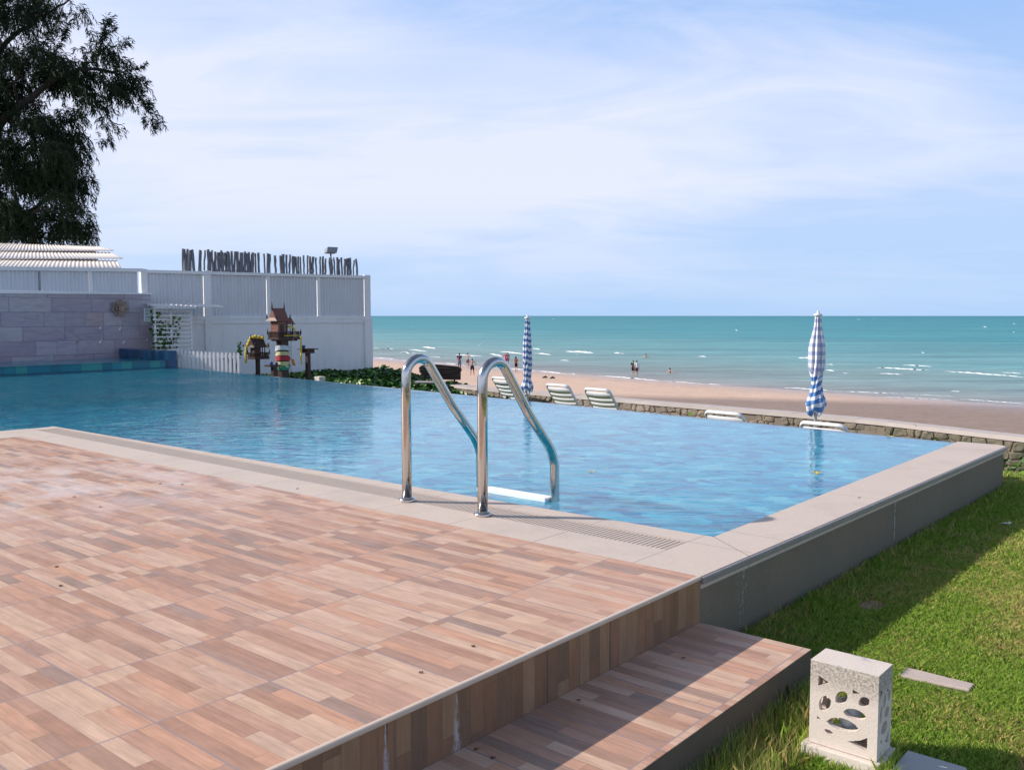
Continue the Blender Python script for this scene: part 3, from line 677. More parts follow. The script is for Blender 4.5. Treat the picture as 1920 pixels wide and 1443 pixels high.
for k in range(6):
    s0_, z0_ = tp_(290 + k * 7, 668); s1_, z1_ = tp_(288 + k * 8, 600 + 8 * (k % 3)); mv.tube([(s0_, .1, z0_ - .1), ((s0_ + s1_) / 2 + .03, .12, (z0_ + z1_) / 2), (s1_, .08, z1_)], .007, 5)
m.build('leaves', [M_leaf, M_leaf2], vn); mv.build('stem', M_bark, vn)

pf = bpy.data.objects.new('picket_fence', None); C.objects.link(pf)
MP, PA, PB = frame_plane((UE - .05, infv(UE) + .30), (at(446, 699, -.1).x - .1, at(446, 699, -.1).y + .55))
pf.matrix_world = MP
tag(pf, 'low white picket fence standing behind the infinity edge, left of the shrines', 'fence')
def pp(px, py): return onplane(px, py, PA, PB)
k = 0
for i in range(17):
    px = 325 + i * 7.6
    s, z1 = pp(px, 656 + i * .3)
    MB().prism([(s - .022, z1 - .9), (s + .022, z1 - .9), (s + .022, z1 - .02), (s, z1), (s - .022, z1 - .02)], -.01, .012,
               M=Matrix(((1, 0, 0, 0), (0, 0, -1, 0), (0, 1, 0, 0), (0, 0, 0, 1)))).build('picket', M_white, pf)
s0_ = pp(322, 670)[0]; s1_ = pp(447, 670)[0]; zz2 = pp(380, 668)[1]
for dz_ in (0, -.35): MB().box(s0_, s1_, .013, .04, zz2 + dz_ - .03, zz2 + dz_ + .03).build('rail', M_white, pf)

# ------------------------------------------------------------------ old roof behind
bd = bpy.data.objects.new('building', None); C.objects.link(bd)
bd.matrix_world = FR @ Matrix.Translation(Vector(tuple(atd(60, 500, 26.0)[:2]) + (0,)))@ Matrix.Rotation(math.radians(40.18), 4, 'Z')
tag(bd, 'low building with an old pale corrugated roof behind the metal fence on the left', 'building')
# in this frame x = screen right, y = away
bx = lambda px, D=26.0: (px - 60) * D / 1700
bz = lambda py, D=26.0: 1 - (py - 592) * D / 1700
for k, (pl, pr, y0r, y1r, zb, zt_) in enumerate(((-200, 226, 0, .9, bz(503), bz(486, 26.9)), (-200, 208, .80, 1.7, bz(487.0, 26.8), bz(472.5, 27.7)), (-200, 168, 1.6, 2.6, bz(473.5, 27.6), bz(459.5, 28.6)))):
    m = MB(); N_ = 320; vv = []; xL, xR = bx(pl), bx(pr); sk = [-.5, -.8, -.9][k]
    for i in range(N_ + 1):
        t = i / N_; c_ = .010 * math.sin(2 * PI * i / 6); x = xL + (xR - xL) * t
        drop = -(max(0, t - .3)) ** 1.0 * .16 * (1 if k == 2 else .5)
        vv += [(x, y0r, zb + c_ + .02 * k), (x + sk * t, y1r, zt_ + c_ + .02 * k + drop)]
    m.add(vv, [(2 * i, 2 * i + 2, 2 * i + 3, 2 * i + 1) for i in range(N_)])
    o_ = m.build('roof_sheet', M_roof, bd, True); o_.modifiers.new('s', 'SOLIDIFY').thickness = .012
MB().box(bx(-200), bx(120), .75, 4.2, -.6, bz(500)).build('wall', M_white, bd)
m = MB(); m.add([(bx(-200), 2.6, bz(459.5, 28.6)), (bx(100), 2.6, bz(462, 28.6)), (bx(60), 4.4, bz(498)), (bx(-200), 4.4, bz(498))], [(0, 1, 2, 3)]); m.build('back_roof', M_roof, bd)

# ------------------------------------------------------------------ casuarina tree
tree = bpy.data.objects.new('casuarina_tree', None); C.objects.link(tree); TD = 31.0
tw = CAM + ray(-40, 592) * (TD / ray(-40, 592).y); tree.location = (tw.x, tw.y, -.6)
tag(tree, 'large dark casuarina tree with drooping needle foliage behind the old roof', 'tree')
def tpos(px, py, dd=0.0):
    r = ray(px, py); p = CAM + r * ((TD) / r.y); return Vector((p.x - tw.x, p.y - tw.y + dd, p.z + .6))
rt = random.Random(11)
limbs = []
def limb(pts, r0, r1, dd=0):
    P = [tpos(px, py, d_ + dd) for px, py, d_ in pts]
    # subdivide with wobble
    Q = []
    for i in range(len(P) - 1):
        for k in range(4):
            t = k / 4; Q.append(P[i].lerp(P[i + 1], t) + Vector((rt.uniform(-.04, .04), rt.uniform(-.1, .1), rt.uniform(-.04, .04))) * (0 if i == 0 and k == 0 else 1))
    Q.append(P[-1]); n_ = len(Q); limbs.append((Q, [r0 + (r1 - r0) * i / (n_ - 1) for i in range(n_)])); return Q
limb([(-40, 640, 0), (-30, 450, 0), (-45, 300, .2), (-20, 150, 0), (-35, 0, .3), (-60, -200, 0)], .34, .12)
limb([(-38, 330, .1), (5, 235, -.2), (45, 212, -.4), (80, 185, -.5), (120, 150, -.5), (150, 138, -.4), (185, 132, -.2), (215, 138, 0)], .16, .03)
limb([(150, 140, -.4), (185, 120, -.3), (196, 90, -.3), (205, 62, -.3), (210, 50, -.3)], .04, .01)
limb([(185, 132, -.2), (225, 140, 0), (250, 165, .1), (268, 195, .1), (276, 212, .1)], .035, .008)
limb([(45, 212, -.4), (48, 170, -.6), (60, 140, -.7), (85, 110, -.7), (110, 85, -.7), (132, 45, -.7)], .05, .008)
limb([(-20, 160, .6), (20, 170, .6), (45, 180, .7)], .05, .02)
limb([(-25, 120, 0), (20, 60, .3), (60, 25, .4), (100, 5, .4), (125, -12, .4)], .09, .02)
limb([(-35, 30, 0), (30, -20, .2), (80, -50, .3)], .08, .03)
limb([(-38, 400, 0), (20, 330, -.3), (70, 290, -.5), (110, 275, -.5), (140, 285, -.5), (160, 310, -.4)], .10, .015)
limb([(-30, 470, 0), (40, 400, .4), (90, 350, .6), (130, 345, .6), (165, 370, .6)], .10, .015)
limb([(-30, 480, 0), (30, 440, -.5), (90, 400, -.8), (140, 400, -.8), (165, 420, -.8)], .08, .012)
limb([(-38, 400, 0), (10, 280, .6), (40, 250, .9), (80, 240, .9)], .08, .015)
m = MB()
for Q, rr in limbs: m.tube(Q, rr, 8)
trunk = m.build('trunk', M_bark, tree, True)
# foliage: drooping twigs carrying needles; regions (cx, cy, rx, ry, twigs, mean length px, lean)
regs = [(25, 25, 80, 45, 190, 55, .15), (70, 50, 45, 35, 80, 45, .25), (30, 85, 50, 30, 50, 35, .2), (-10, 150, 40, 60, 60, 60, 0), (18, 150, 22, 30, 30, 35, .1),
        (95, 140, 42, 28, 230, 42, .1), (60, 165, 35, 25, 70, 40, .1), (145, 165, 50, 22, 170, 48, .2), (195, 98, 24, 22, 80, 26, .1), (162, 112, 22, 10, 26, 22, 0),
        (222, 150, 32, 16, 100, 36, .3), (240, 175, 22, 18, 55, 34, .35), (262, 210, 9, 20, 40, 24, .3), (185, 190, 35, 22, 90, 46, .3), (200, 235, 12, 26, 42, 34, .35), (205, 268, 7, 12, 14, 18, .3),
        (150, 215, 30, 20, 40, 36, .2), (30, 210, 40, 25, 80, 40, 0), (60, 265, 75, 38, 240, 55, .1), (110, 260, 42, 28, 95, 44, .25), (150, 285, 16, 26, 40, 36, .3),
        (40, 320, 75, 40, 300, 60, .1), (110, 320, 45, 36, 190, 52, .15), (145, 335, 22, 26, 80, 40, .2), (40, 380, 70, 45, 290, 60, .05), (110, 375, 48, 38, 210, 52, .1), (152, 385, 18, 26, 60, 38, .15),
        (40, 435, 65, 30, 210, 50, 0), (100, 420, 35, 22, 80, 36, 0), (145, 425, 18, 22, 46, 32, .1), (-40, 300, 60, 200, 300, 70, 0), (70, 450, 75, 22, 170, 40, 0), (20, 215, 50, 35, 150, 50, 0), (20, 20, 40, 60, 160, 60, 0), (130, 440, 26, 20, 60, 30, .1), (0, 120, 30, 70, 120, 60, 0)]
vsN = []; fsN = []; PXM = TD / 1700
def needle(p, d_, L, wd):
    a = Vector((rt.uniform(-1, 1), rt.uniform(-1, 1), rt.uniform(-.3, .3))).cross(d_)
    if a.length < 1e-3: return
    a = a.normalized() * wd; b = len(vsN); mid = p + d_ * L * .55 + Vector((0, 0, -.03 * L)); e = p + d_ * L + Vector((0, 0, -.25 * L))
    vsN.extend([p - a * .5, p + a * .5, mid + a, e, mid - a]); fsN.append((b, b + 1, b + 2, b + 3, b + 4))
def twig(p, L, lean, up=False):
    ang = rt.uniform(-.9, .9); side = Vector((lean + .55 * math.sin(ang), rt.uniform(-.5, .5), -1.0 if not up else .9)).normalized()
    hx = Vector((lean * .4 + rt.uniform(-.65, .6), rt.uniform(-.6, .6), .35)).normalized()
    n_ = max(4, int(L / .10)); q_ = p.copy()
    for k in range(n_):
        t = k / n_; d_ = (hx * (1 - min(1, t * 1.5)) + side * (.25 + t)).normalized(); q_ = q_ + d_ * (L / n_)
        for _ in range(3):
            nd = (d_ * .7 + Vector((rt.uniform(-.7, .7), rt.uniform(-.7, .7), rt.uniform(-1.0, .25)))).normalized()
            needle(q_, nd, rt.uniform(.10, .27) * (1.1 - .5 * t), rt.uniform(.008, .017))
for cx, cy, rx, ry, n_, Lp, lean in regs:
    # twigs grouped into bunches so that sky shows between them
    n_ = int(n_ * (.95 if cx < 175 else 1.05)); cx -= 4 if cx > 100 else 0; nb = max(2, n_ // (14 if cx < 175 else 8))
    bunch = []
    for _ in range(nb):
        a = rt.uniform(0, 2 * PI); rr = math.sqrt(rt.random()); bunch.append((cx + rx * rr * math.cos(a), cy + ry * rr * math.sin(a), rt.gauss(0, .7)))
    for _ in range(n_):
        bxp, byp, bd_ = rt.choice(bunch)
        p = tpos(bxp + rt.gauss(0, 5), byp + rt.gauss(0, 5) - Lp * .3, bd_ + rt.gauss(0, .2)); twig(p, Lp * PXM * rt.uniform(.5, 1.15), lean)
for Q, rr in limbs[2:5]:
    for p in Q[6:]:
        for _ in range(3): twig(p, rt.uniform(.15, .4), .3, True)
for px, py in ((205, 60), (200, 70), (215, 60), (235, 85), (245, 84), (225, 92), (255, 128), (265, 126), (245, 132), (275, 160), (266, 158), (132, 45), (125, 60), (118, 72), (112, 85), (105, 92), (98, 100), (120, 62)):
    for _ in range(4): twig(tpos(px - 6, py + 4), rt.uniform(.15, .4), .6, True)
me = bpy.data.meshes.new('crown'); me.from_pydata([tuple(v) for v in vsN], [], fsN); me.materials.append(M_needle)
cr = bpy.data.objects.new('crown', me); C.objects.link(cr); cr.parent = tree

# ------------------------------------------------------------------ ground
RAW = [(-30, 13.2), (-17.2, 13.1), (-14.2, 11.75), (-11.2, 10.95), (-7.7, 10.70), (-2.79, 10.25), (-.9, 9.62), (1.5, 8.9), (6, 7.6), (30, .5)]
def swv(u):
    for (a, b), (c, d_) in zip(RAW[:-1], RAW[1:]):
        if a <= u <= c: return b + (d_ - b) * (u - a) / (c - a)
    return RAW[0][1] if u < RAW[0][0] else RAW[-1][1]
def sm(t): t = max(0, min(1, t)); return t * t * (3 - 2 * t)
def gz(u, v):
    z = ZL - .63 * sm((v - 4.9) / 4.0)
    k = sm((-10.5 - u) / 2.5); return z * (1 - k) + (-.98) * k
m = MB()
def patch(us, vf0, vf1, nv):
    vv = []
    for u in us:
        for j in range(nv + 1):
            t = j / nv; v = vf0(u) + (vf1(u) - vf0(u)) * t; vv.append((u, v, gz(u, v)))
    ff = [(i * (nv + 1) + j, (i + 1) * (nv + 1) + j, (i + 1) * (nv + 1) + j + 1, i * (nv + 1) + j + 1) for i in range(len(us) - 1) for j in range(nv)]
    m.add(vv, ff)
patch([-.02 + i * .5 for i in range(61)], lambda u: -20, lambda u: swv(u), 80)
patch([-30 + i * .5 for i in range(61)][:-1] + [-.52, -.02], lambda u: infv(u) + .17 if u > UE else infv(UE) + .17, lambda u: swv(u), 20)
def f_ground(q, S, bs):
    o = q.obj(); n = q.noise(o, 1.6, 5, .6); n2 = q.noise(o, 24, 5, .7)
    c = q.mix(q.lin(n, .35, .7), (.035, .07, .012), (.10, .12, .028)); c = q.mix(q.lin(n2, .45, .7), c, (.16, .13, .05)); bpt = at(1635, 1128, -.31); k = q.m('SUBTRACT', 1.0, q.lin(q.n('ShaderNodeVectorMath', o, tuple(bpt), operation='DISTANCE', out=1), .06, .13)); c = q.mix(k, c, (.36, .22, .14)); S('Base Color', c); S('Roughness', 1.0); S('Normal', q.bump(n2, .8, .02))
M_ground = mat('lawn_soil', f_ground)
structure(m.build('lawn', M_ground, M=FR, smooth=True))
# soil under left part / rear left, behind the walls
m = MB(); m.box(-60, UE - .6, -40, 13.0, -.75, -.62); structure(m.build('ground', M_ground, M=FR))

# grass blades ---------------------------------------------------------------
import numpy as np
rng = np.random.default_rng(3)
camL = (1.657, -3.088)
lampbox = (.585, .865, -.60, -.27)
slabs = [((.62, .30), (.90, .30), (.90, .40), (.62, .40))]
def grass_area(n_, u0, u1, v0, v1, hmul=1.0, tall=False):
    u = rng.uniform(u0, u1, n_); v = rng.uniform(v0, v1, n_); return u, v
U_ = []; V_ = []; H_ = []
def put(n_, u0, u1, v0, v1, h):
    u, v = grass_area(n_, u0, u1, v0, v1); U_.append(u); V_.append(v); H_.append(np.full(n_, h))
put(110000, .45, 1.5, -1.6, .6, .030); put(150000, .02, 1.6, .0, 2.2, .031); put(90000, .02, 2.0, 2.2, 5.2, .038); put(45000, -.4, 3.0, 5.2, 9.4, .05); put(25000, 1.5, 3.4, -.6, 3.5, .05)
put(20000, -9.0, -.3, 5.6, 10.3, .05)
put(4200, .445, .64, -1.6, -.02, .115); put(900, .85, .90, -.55, -.36, .09); put(400, .62, .85, -.56, -.525, .05); put(6500, .012, .22, .02, 4.8, .062); put(700, .55, .70, -.35, -.05, .10)
U_ = np.concatenate(U_); V_ = np.concatenate(V_); H_ = np.concatenate(H_)
keep = np.ones(len(U_), bool)
keep &= ~((U_ > .625) & (U_ < .848) & (V_ > -.52) & (V_ < -.37))
keep &= ~((U_ > .650) & (U_ < .90) & (V_ > .27) & (V_ < .40))
keep &= ~((U_ > .862) & (U_ < 1.035) & (V_ > -.50) & (V_ < -.305))
keep &= ~((U_ < .446) & (V_ < 0.0))
keep &= ~((U_ < .008 + .0205 * V_) & (V_ < infv(0) + .05) & (V_ > -.01))
vsw = np.array([swv(a) for a in U_]); keep &= V_ < vsw - .05
keep &= ~((U_ < .0) & (V_ < np.array([infv(a) for a in U_]) + .2))
PATH0, PATH1 = 6.1, 6.8
keep &= ~((V_ > PATH0) & (V_ < PATH1) & (U_ > -.3) & (U_ < 2.5))
# bare patch
bp = at(1635, 1128, -.30); keep &= ~(((U_ - bp.x) ** 2 * 3 + (V_ - bp.y) ** 2 < .010) & (rng.random(len(U_)) < .93))
U_, V_, H_ = U_[keep], V_[keep], H_[keep]; NB = len(U_)
dist = np.hypot(U_ - camL[0], V_ - camL[1])
GZ_ = np.array([gz(a, b) for a, b in zip(U_, V_)])
H_ = H_ * rng.uniform(.45, 1.25, NB); Wd = np.clip(.00042 * dist, .0009, .006) * np.where(H_ > .06, .75, 1.0) * rng.uniform(.7, 1.3, NB)
an = rng.uniform(0, 2 * PI, NB); la = rng.uniform(0, 2 * PI, NB); le = rng.uniform(.15, .85, NB) * H_ * np.where(H_ > .055, .5, 1.0)
px_, py_ = np.cos(an) * Wd, np.sin(an) * Wd; lx, ly = np.cos(la) * le, np.sin(la) * le
co = np.zeros((NB, 5, 3))
for k, (sw_, t, s_) in enumerate(((0, 0, -1), (0, 0, 1), (0, .55, .8), (0, 1, 0), (0, .55, -.8))):
    co[:, k, 0] = U_ + px_ * s_ + lx * t * t; co[:, k, 1] = V_ + py_ * s_ + ly * t * t; co[:, k, 2] = GZ_ - .003 + H_ * t * (1 - .25 * t)
me = bpy.data.meshes.new('grass'); me.vertices.add(NB * 5); me.vertices.foreach_set('co', co.ravel())
me.loops.add(NB * 5); me.loops.foreach_set('vertex_index', np.arange(NB * 5, dtype=np.int32)); me.polygons.add(NB)
me.polygons.foreach_set('loop_start', np.arange(NB, dtype=np.int32) * 5); me.polygons.foreach_set('loop_total', np.full(NB, 5, np.int32)); me.update(calc_edges=True)
# species / dryness of each blade
def vn2(u, v, s, seed):
    r2 = np.random.default_rng(seed); g_ = r2.random((64, 64)); x = (u * s) % 63; y = (v * s) % 63; xi = x.astype(int); yi = y.astype(int); fx = x - xi; fy = y - yi
    fx = fx * fx * (3 - 2 * fx); fy = fy * fy * (3 - 2 * fy)
    return (g_[xi, yi] * (1 - fx) * (1 - fy) + g_[(xi + 1) % 64, yi] * fx * (1 - fy) + g_[xi, (yi + 1) % 64] * (1 - fx) * fy + g_[(xi + 1) % 64, (yi + 1) % 64] * fx * fy)
dry = .55 * vn2(U_ + 20, V_ + 20, 2.2, 1) + .45 * vn2(U_ + 20, V_ + 20, 7, 2)
dry = np.clip((dry - .42) * 2.2, 0, 1)
dry = np.where((np.hypot(U_ - 1.35, V_ + .12) < .22), 1.6, dry)
mixr = rng.random(NB); isdry = mixr < dry * .55 + .08
hseed = (H_ > .075) & (rng.random(NB) < .16); isdry |= hseed
g0 = np.array([.15, .27, .025]); g1 = np.array([.44, .62, .10]); d0 = np.array([.70, .56, .22]); rr_ = rng.random((NB, 1))
colr = np.where(isdry[:, None], d0 * (.6 + .6 * rr_), g0 + (g1 - g0) * rr_)
ca = me.color_attributes.new('blade', 'FLOAT_COLOR', 'POINT'); arr = np.ones((NB, 5, 4)); arr[:, :, :3] = colr[:, None, :]
ca.data.foreach_set('color', arr.ravel())
def f_grass(q, S, bs):
    a = q.n('ShaderNodeAttribute', attribute_name='blade', out=0); S('Base Color', a); S('Roughness', .6); S('Specular IOR Level', .2)
    tl = q.n('ShaderNodeBsdfTranslucent', a); mx = q.n('ShaderNodeMixShader', .38, bs.outputs[0], tl)
    out = q.t.nodes['Material Output']; q.t.links.new(mx, out.inputs[0])
me.materials.append(mat('grass_blade', f_grass))
go = bpy.data.objects.new('grass', me); C.objects.link(go); go.matrix_world = FR
tag(go, 'short coarse green and straw coloured grass of the lawn beside the pool', 'grass', kind='stuff')

# slabs and far path
def slab(poly, z0, z1, lab, mt):
    o_ = MB().prism(poly, z0, z1).build('paving_slab', mt, M=FR, bevel=.004); tag(o_, lab, 'paving slab')
slab([(.645, .30), (.885, .325), (.885, .395), (.645, .40)], -.40, -.312, 'narrow buff paving slab sunk in the grass behind the stone lantern', M_slab2)
slab([(.865, -.48), (1.03, -.48), (1.03, -.31), (.865, -.31)], -.40, -.298, 'pale grey paving slab in the grass at the right foot of the stone lantern', M_slab)
m = MB(); pts = [(u, v) for u in (-.35, .6, 1.6, 2.6) for v in (PATH0, PATH1)]
vv = [(u, v, gz(u, v) + .035) for u, v in pts]; m.add(vv, [(0, 2, 3, 1), (2, 4, 5, 3), (4, 6, 7, 5)])
o_ = m.build('path', M_slab2, M=FR); structure(o_); o_.modifiers.new('s', 'SOLIDIFY').thickness = .05

# ------------------------------------------------------------------ carved stone lantern
lp0 = (.637, -.50)
LW, LD, LH = .199, .118, .252
lan = thing('garden_lantern', 'square carved stone lantern with leaf-shaped cut-outs standing in grass beside the step', 'lantern', lp0[0], lp0[1], -.272)
# 2-D outline helpers for the cut-outs (fractions of face width, height)
def leafpoly(p0, p1, w0, w1=None, n_=8):
    w1 = w0 if w1 is None else w1; p0 = Vector(p0); p1 = Vector(p1); e = p1 - p0; nn = Vector((-e.y, e.x)).normalized(); A = []; B = []
    for i in range(n_ + 1):
        t = i / n_; s_ = math.sin(PI * t) ** .62; A.append(p0 + e * t + nn * w0 * 1.75 * s_); B.append(p0 + e * t - nn * w1 * 1.75 * s_)
    return [tuple(p) for p in A] + [tuple(p) for p in B[-2:0:-1]]
holes = [leafpoly((.155, .455), (.30, .665), .045, .045), leafpoly((.385, .615), (.555, .765), .042, .042), leafpoly((.72, .665), (.875, .76), .035, .035),
         leafpoly((.50, .515), (.84, .525), .040, .036), leafpoly((.26, .33), (.74, .345), .052, .040),
         [(.12, .765), (.30, .835), (.125, .90)], [(.63, .785), (.78, .785), (.635, .835)], leafpoly((.23, .215), (.375, .185), .014, .016),
         [(.58, .15), (.86, .09), (.86, .27), (.76, .21)], [(.115, .33), (.185, .33), (.12, .365)]]
from mathutils.geometry import tessellate_polygon, delaunay_2d_cdt
def cut_face(W_, H_, th, M_, mb, hs):
    ed = []; vt = []; sets = []
    def addp(poly):
        b = len(vt); vt.extend([Vector(p) for p in poly]); n_ = len(poly); ed.extend([(b + i, b + (i + 1) % n_) for i in range(n_)]); return list(range(b, b + n_))
    addp([(0, 0), (W_, 0), (W_, H_), (0, H_)])
    hp = [[(x * W_, y * H_) for x, y in h_] for h_ in hs]
    for h_ in hp: addp(h_)
    r_ = delaunay_2d_cdt(vt, ed, [], 0, 1e-6); V2, F2 = r_[0], r_[2]
    def inside(p, poly):
        c = False; n_ = len(poly)
        for i in range(n_):
            a, b = poly[i], poly[(i + 1) % n_]
            if (a[1] > p[1]) != (b[1] > p[1]) and p[0] < (b[0] - a[0]) * (p[1] - a[1]) / (b[1] - a[1]) + a[0]: c = not c
        return c
    keepf = []
    for f_ in F2:
        cc = sum((V2[i] for i in f_), Vector((0, 0))) / len(f_)
        if not any(inside(cc, h_) for h_ in hp): keepf.append(f_)
    mb.add([(v_.x, 0, v_.y) for v_ in V2], keepf, 0, M_); mb.add([(v_.x, th, v_.y) for v_ in V2], [tuple(reversed(f_)) for f_ in keepf], 0, M_)
    for h_ in hp:
        n_ = len(h_); mb.add([(x, 0, y) for x, y in h_] + [(x, th, y) for x, y in h_], [(i, (i + 1) % n_, n_ + (i + 1) % n_, n_ + i) for i in range(n_)], 0, M_)
m = MB(); TH = .018
cut_face(LW, LH - .02, TH, Matrix.Identity(4), m, holes)
cut_face(LD, LH - .02, TH, Matrix.Translation((LW, 0, 0)) @ Matrix.Rotation(PI / 2, 4, 'Z'), m, holes)
cut_face(LW, LH - .02, TH, Matrix.Translation((LW, LD, 0)) @ Matrix.Rotation(PI, 4, 'Z'), m, holes)
cut_face(LD, LH - .02, TH, Matrix.Translation((0, LD, 0)) @ Matrix.Rotation(-PI / 2, 4, 'Z'), m, holes)
m.box(0, LW, 0, LD, LH - .02, LH)
lb = m.build('lantern_body', M_lamp, lan)
MB().box(-.018, LW + .012, -.02, LD + .015, -.09, -.002).build('plinth', M_lamp, lan, bevel=.004)
MB().lathe([(.012, 0), (.02, .005), (.02, .05), (.03, .07), (.035, .10), (.03, .13), (.01, .145)], 14, c=(LW / 2, LD / 2)).build('bulb', M_bulb, lan, True)

# ------------------------------------------------------------------ sea wall
swl = thing('sea_wall', 'low rubble stone sea wall with a pale cement cap between the loungers and beach', 'sea wall', -7.7, 10.7, -.94)
inv = swl.matrix_world.inverted() @ FR
m = MB(); mc = MB(); rw = random.Random(2); us = [-17.0 + i * .5 for i in range(95)]
WT2 = -.5
for a, b in zip(us[:-1], us[1:]):
    m.prism([(a, swv(a) - .02), (b, swv(b) - .02), (b, swv(b) + .22), (a, swv(a) + .22)], -5.6, WT2 - .061, M=inv)
    mc.prism([(a, swv(a) - .05), (b, swv(b) - .05), (b, swv(b) + .25), (a, swv(a) + .25)], WT2 - .06, WT2 + rw.uniform(-.004, .004), M=inv)
m.build('mortar_core', M_mortar, swl); mc.build('cap', M_cap, swl)
m = MB(); rws = [-.562, -.675, -.79, -.90, -1.0]
def rz(j, x): return rws[j] + (.018 * math.sin(x * (3.1 + j) + j * 2) + .010 * math.sin(x * 11 + j) if 0 < j < 4 else 0)
for j in range(4):
    xx = -13.0 + rw.uniform(0, .1)
    t0_ = 0
    while xx < 6.5:
        wd = rw.uniform(.08, .22); t1_ = rw.uniform(-.035, .035); xa, xb = xx, xx + wd; xx = xb
        if rw.random() < .16: t0_ = t1_; continue
        q4 = [(xa - t0_, rz(j + 1, xa)), (xb - t1_, rz(j + 1, xb)), (xb + t1_, rz(j, xb)), (xa + t0_, rz(j, xa))]; t0_ = t1_
        P8 = []
        for k in range(4):          # eight-sided, knocked-off corners
            a, b = q4[k], q4[(k + 1) % 4]; f1, f2 = rw.uniform(.10, .30), rw.uniform(.70, .90)
            P8 += [(a[0] + (b[0] - a[0]) * f1, a[1] + (b[1] - a[1]) * f1), (a[0] + (b[0] - a[0]) * f2, a[1] + (b[1] - a[1]) * f2)]
        q4 = P8; cx = sum(a for a, b in q4) / 8; cz = sum(b for a, b in q4) / 8; d_ = rw.uniform(.012, .035); n_ = 8; V_s = []
        for kk, (f_, o_f) in enumerate(((.97, 0), (.90, d_ * .7), (.60, d_))):
            for a, b in q4: x2 = cx + (a - cx) * f_; V_s.append((x2, swv(x2) - .018 - o_f + rw.uniform(-.007, .007), cz + (b - cz) * f_))
        m.add(V_s, [(k, (k + 1) % n_, n_ + (k + 1) % n_, n_ + k) for k in range(n_)] + [(n_ + k, n_ + (k + 1) % n_, 2 * n_ + (k + 1) % n_, 2 * n_ + k) for k in range(n_)] + [tuple(range(2 * n_, 3 * n_))], 0, inv)
m.build('rubble_face', M_rock, swl, False)
# little weeds at the foot
tl_ = MB(); rv = random.Random(9)
for (u0, u1, n_) in ((-11.5, -5.6, 420), (-3.2, -1.5, 60), (-1.6, 1.5, 160)):
    for _ in range(n_):
        u = rv.uniform(u0, u1); leaf(tl_, (u, swv(u) - rv.uniform(.05, .28), -.93 + abs(rv.gauss(0, .11 if u < -5 else .13))), rv.uniform(.03, .055), rv, 1 if rv.random() < .5 else 0, 1.0)
o_ = tl_.build('weeds', [M_leaf, M_leaf2], M=FR); tag(o_, 'scattered low green creeper at the foot of the rubble sea wall', 'weeds', kind='stuff')

# beach morning glory
mg = MB(); und = MB()
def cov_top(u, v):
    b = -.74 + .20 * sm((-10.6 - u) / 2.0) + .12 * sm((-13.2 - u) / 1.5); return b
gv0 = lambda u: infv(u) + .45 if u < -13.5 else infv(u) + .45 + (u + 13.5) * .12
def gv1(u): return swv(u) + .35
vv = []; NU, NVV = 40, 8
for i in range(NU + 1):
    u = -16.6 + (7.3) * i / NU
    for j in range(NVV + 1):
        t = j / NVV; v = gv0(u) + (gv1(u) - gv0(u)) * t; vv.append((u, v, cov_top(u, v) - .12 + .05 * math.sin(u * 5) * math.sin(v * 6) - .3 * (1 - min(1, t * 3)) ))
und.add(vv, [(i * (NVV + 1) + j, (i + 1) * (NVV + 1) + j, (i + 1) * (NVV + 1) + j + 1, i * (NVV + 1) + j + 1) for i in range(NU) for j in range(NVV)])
for _ in range(17000):
    u = rv.uniform(-16.7, -9.2); t = rv.random(); a0, a1 = gv0(u), gv1(u)
    if a1 - a0 < .2: continue
    v = a0 + (a1 - a0 + .15) * t
    if v < infv(u) + .3: continue
    if u < -14.0 and v < 9.2: continue
    hgt = cov_top(u, v) + .05 * math.sin(u * 3.1) * math.sin(v * 2.7) + rv.uniform(-.12, .05)
    leaf(mg, (u, v, hgt - .25 * max(0, 1 - t * 4)), rv.uniform(.04, .075), rv, 1 if rv.random() < (.5 if t < .6 else .15) else 0, .8)
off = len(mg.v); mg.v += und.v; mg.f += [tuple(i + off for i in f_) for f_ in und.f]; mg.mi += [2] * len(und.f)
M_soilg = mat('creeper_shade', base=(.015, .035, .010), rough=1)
o_ = mg.build('creeper', [M_leaf, M_leaf2, M_soilg], M=FR)
tag(o_, 'dense dark green beach creeper spreading past the white wall', 'ground cover', kind='stuff')

# ------------------------------------------------------------------ shrines
SD = 18.6
def px2m(n_, D=SD): return n_ * D / 1700
def shrine_at(px, py, D): return atd(px, py, D)
def gable(mb, u0, u1, v0, v1, z0, z1, ov=.03, mi=0):
    vm = (v0 + v1) / 2
    um = (u0 + u1) / 2
    mb.add([(u0 - ov, v0 - ov, z0), (u1 + ov, v0 - ov, z0), (u1 + ov, v1 + ov, z0), (u0 - ov, v1 + ov, z0), (um, v0 - ov * .6, z1), (um, v1 + ov * .6, z1),
            (u0 * .8 + um * .2, v0 - ov * .7, z0 + (z1 - z0) * .26), (u1 * .8 + um * .2, v0 - ov * .7, z0 + (z1 - z0) * .26), (u0 * .8 + um * .2, v1 + ov * .7, z0 + (z1 - z0) * .26), (u1 * .8 + um * .2, v1 + ov * .7, z0 + (z1 - z0) * .26)],
           [(0, 3, 2, 1), (0, 6, 8, 3), (6, 4, 5, 8), (1, 2, 9, 7), (7, 9, 5, 4), (0, 1, 7, 6), (6, 7, 4), (3, 8, 9, 2), (8, 5, 9)], mi)
def finial(mb, x, y, z, h, dx=0, dy=0):
    mb.tube([(x, y, z), (x + dx * .25, y + dy * .25, z + h * .35), (x + dx * .05, y + dy * .05, z + h * .7), (x + dx, y + dy, z + h)], [.014, .016, .008, .002], 6)
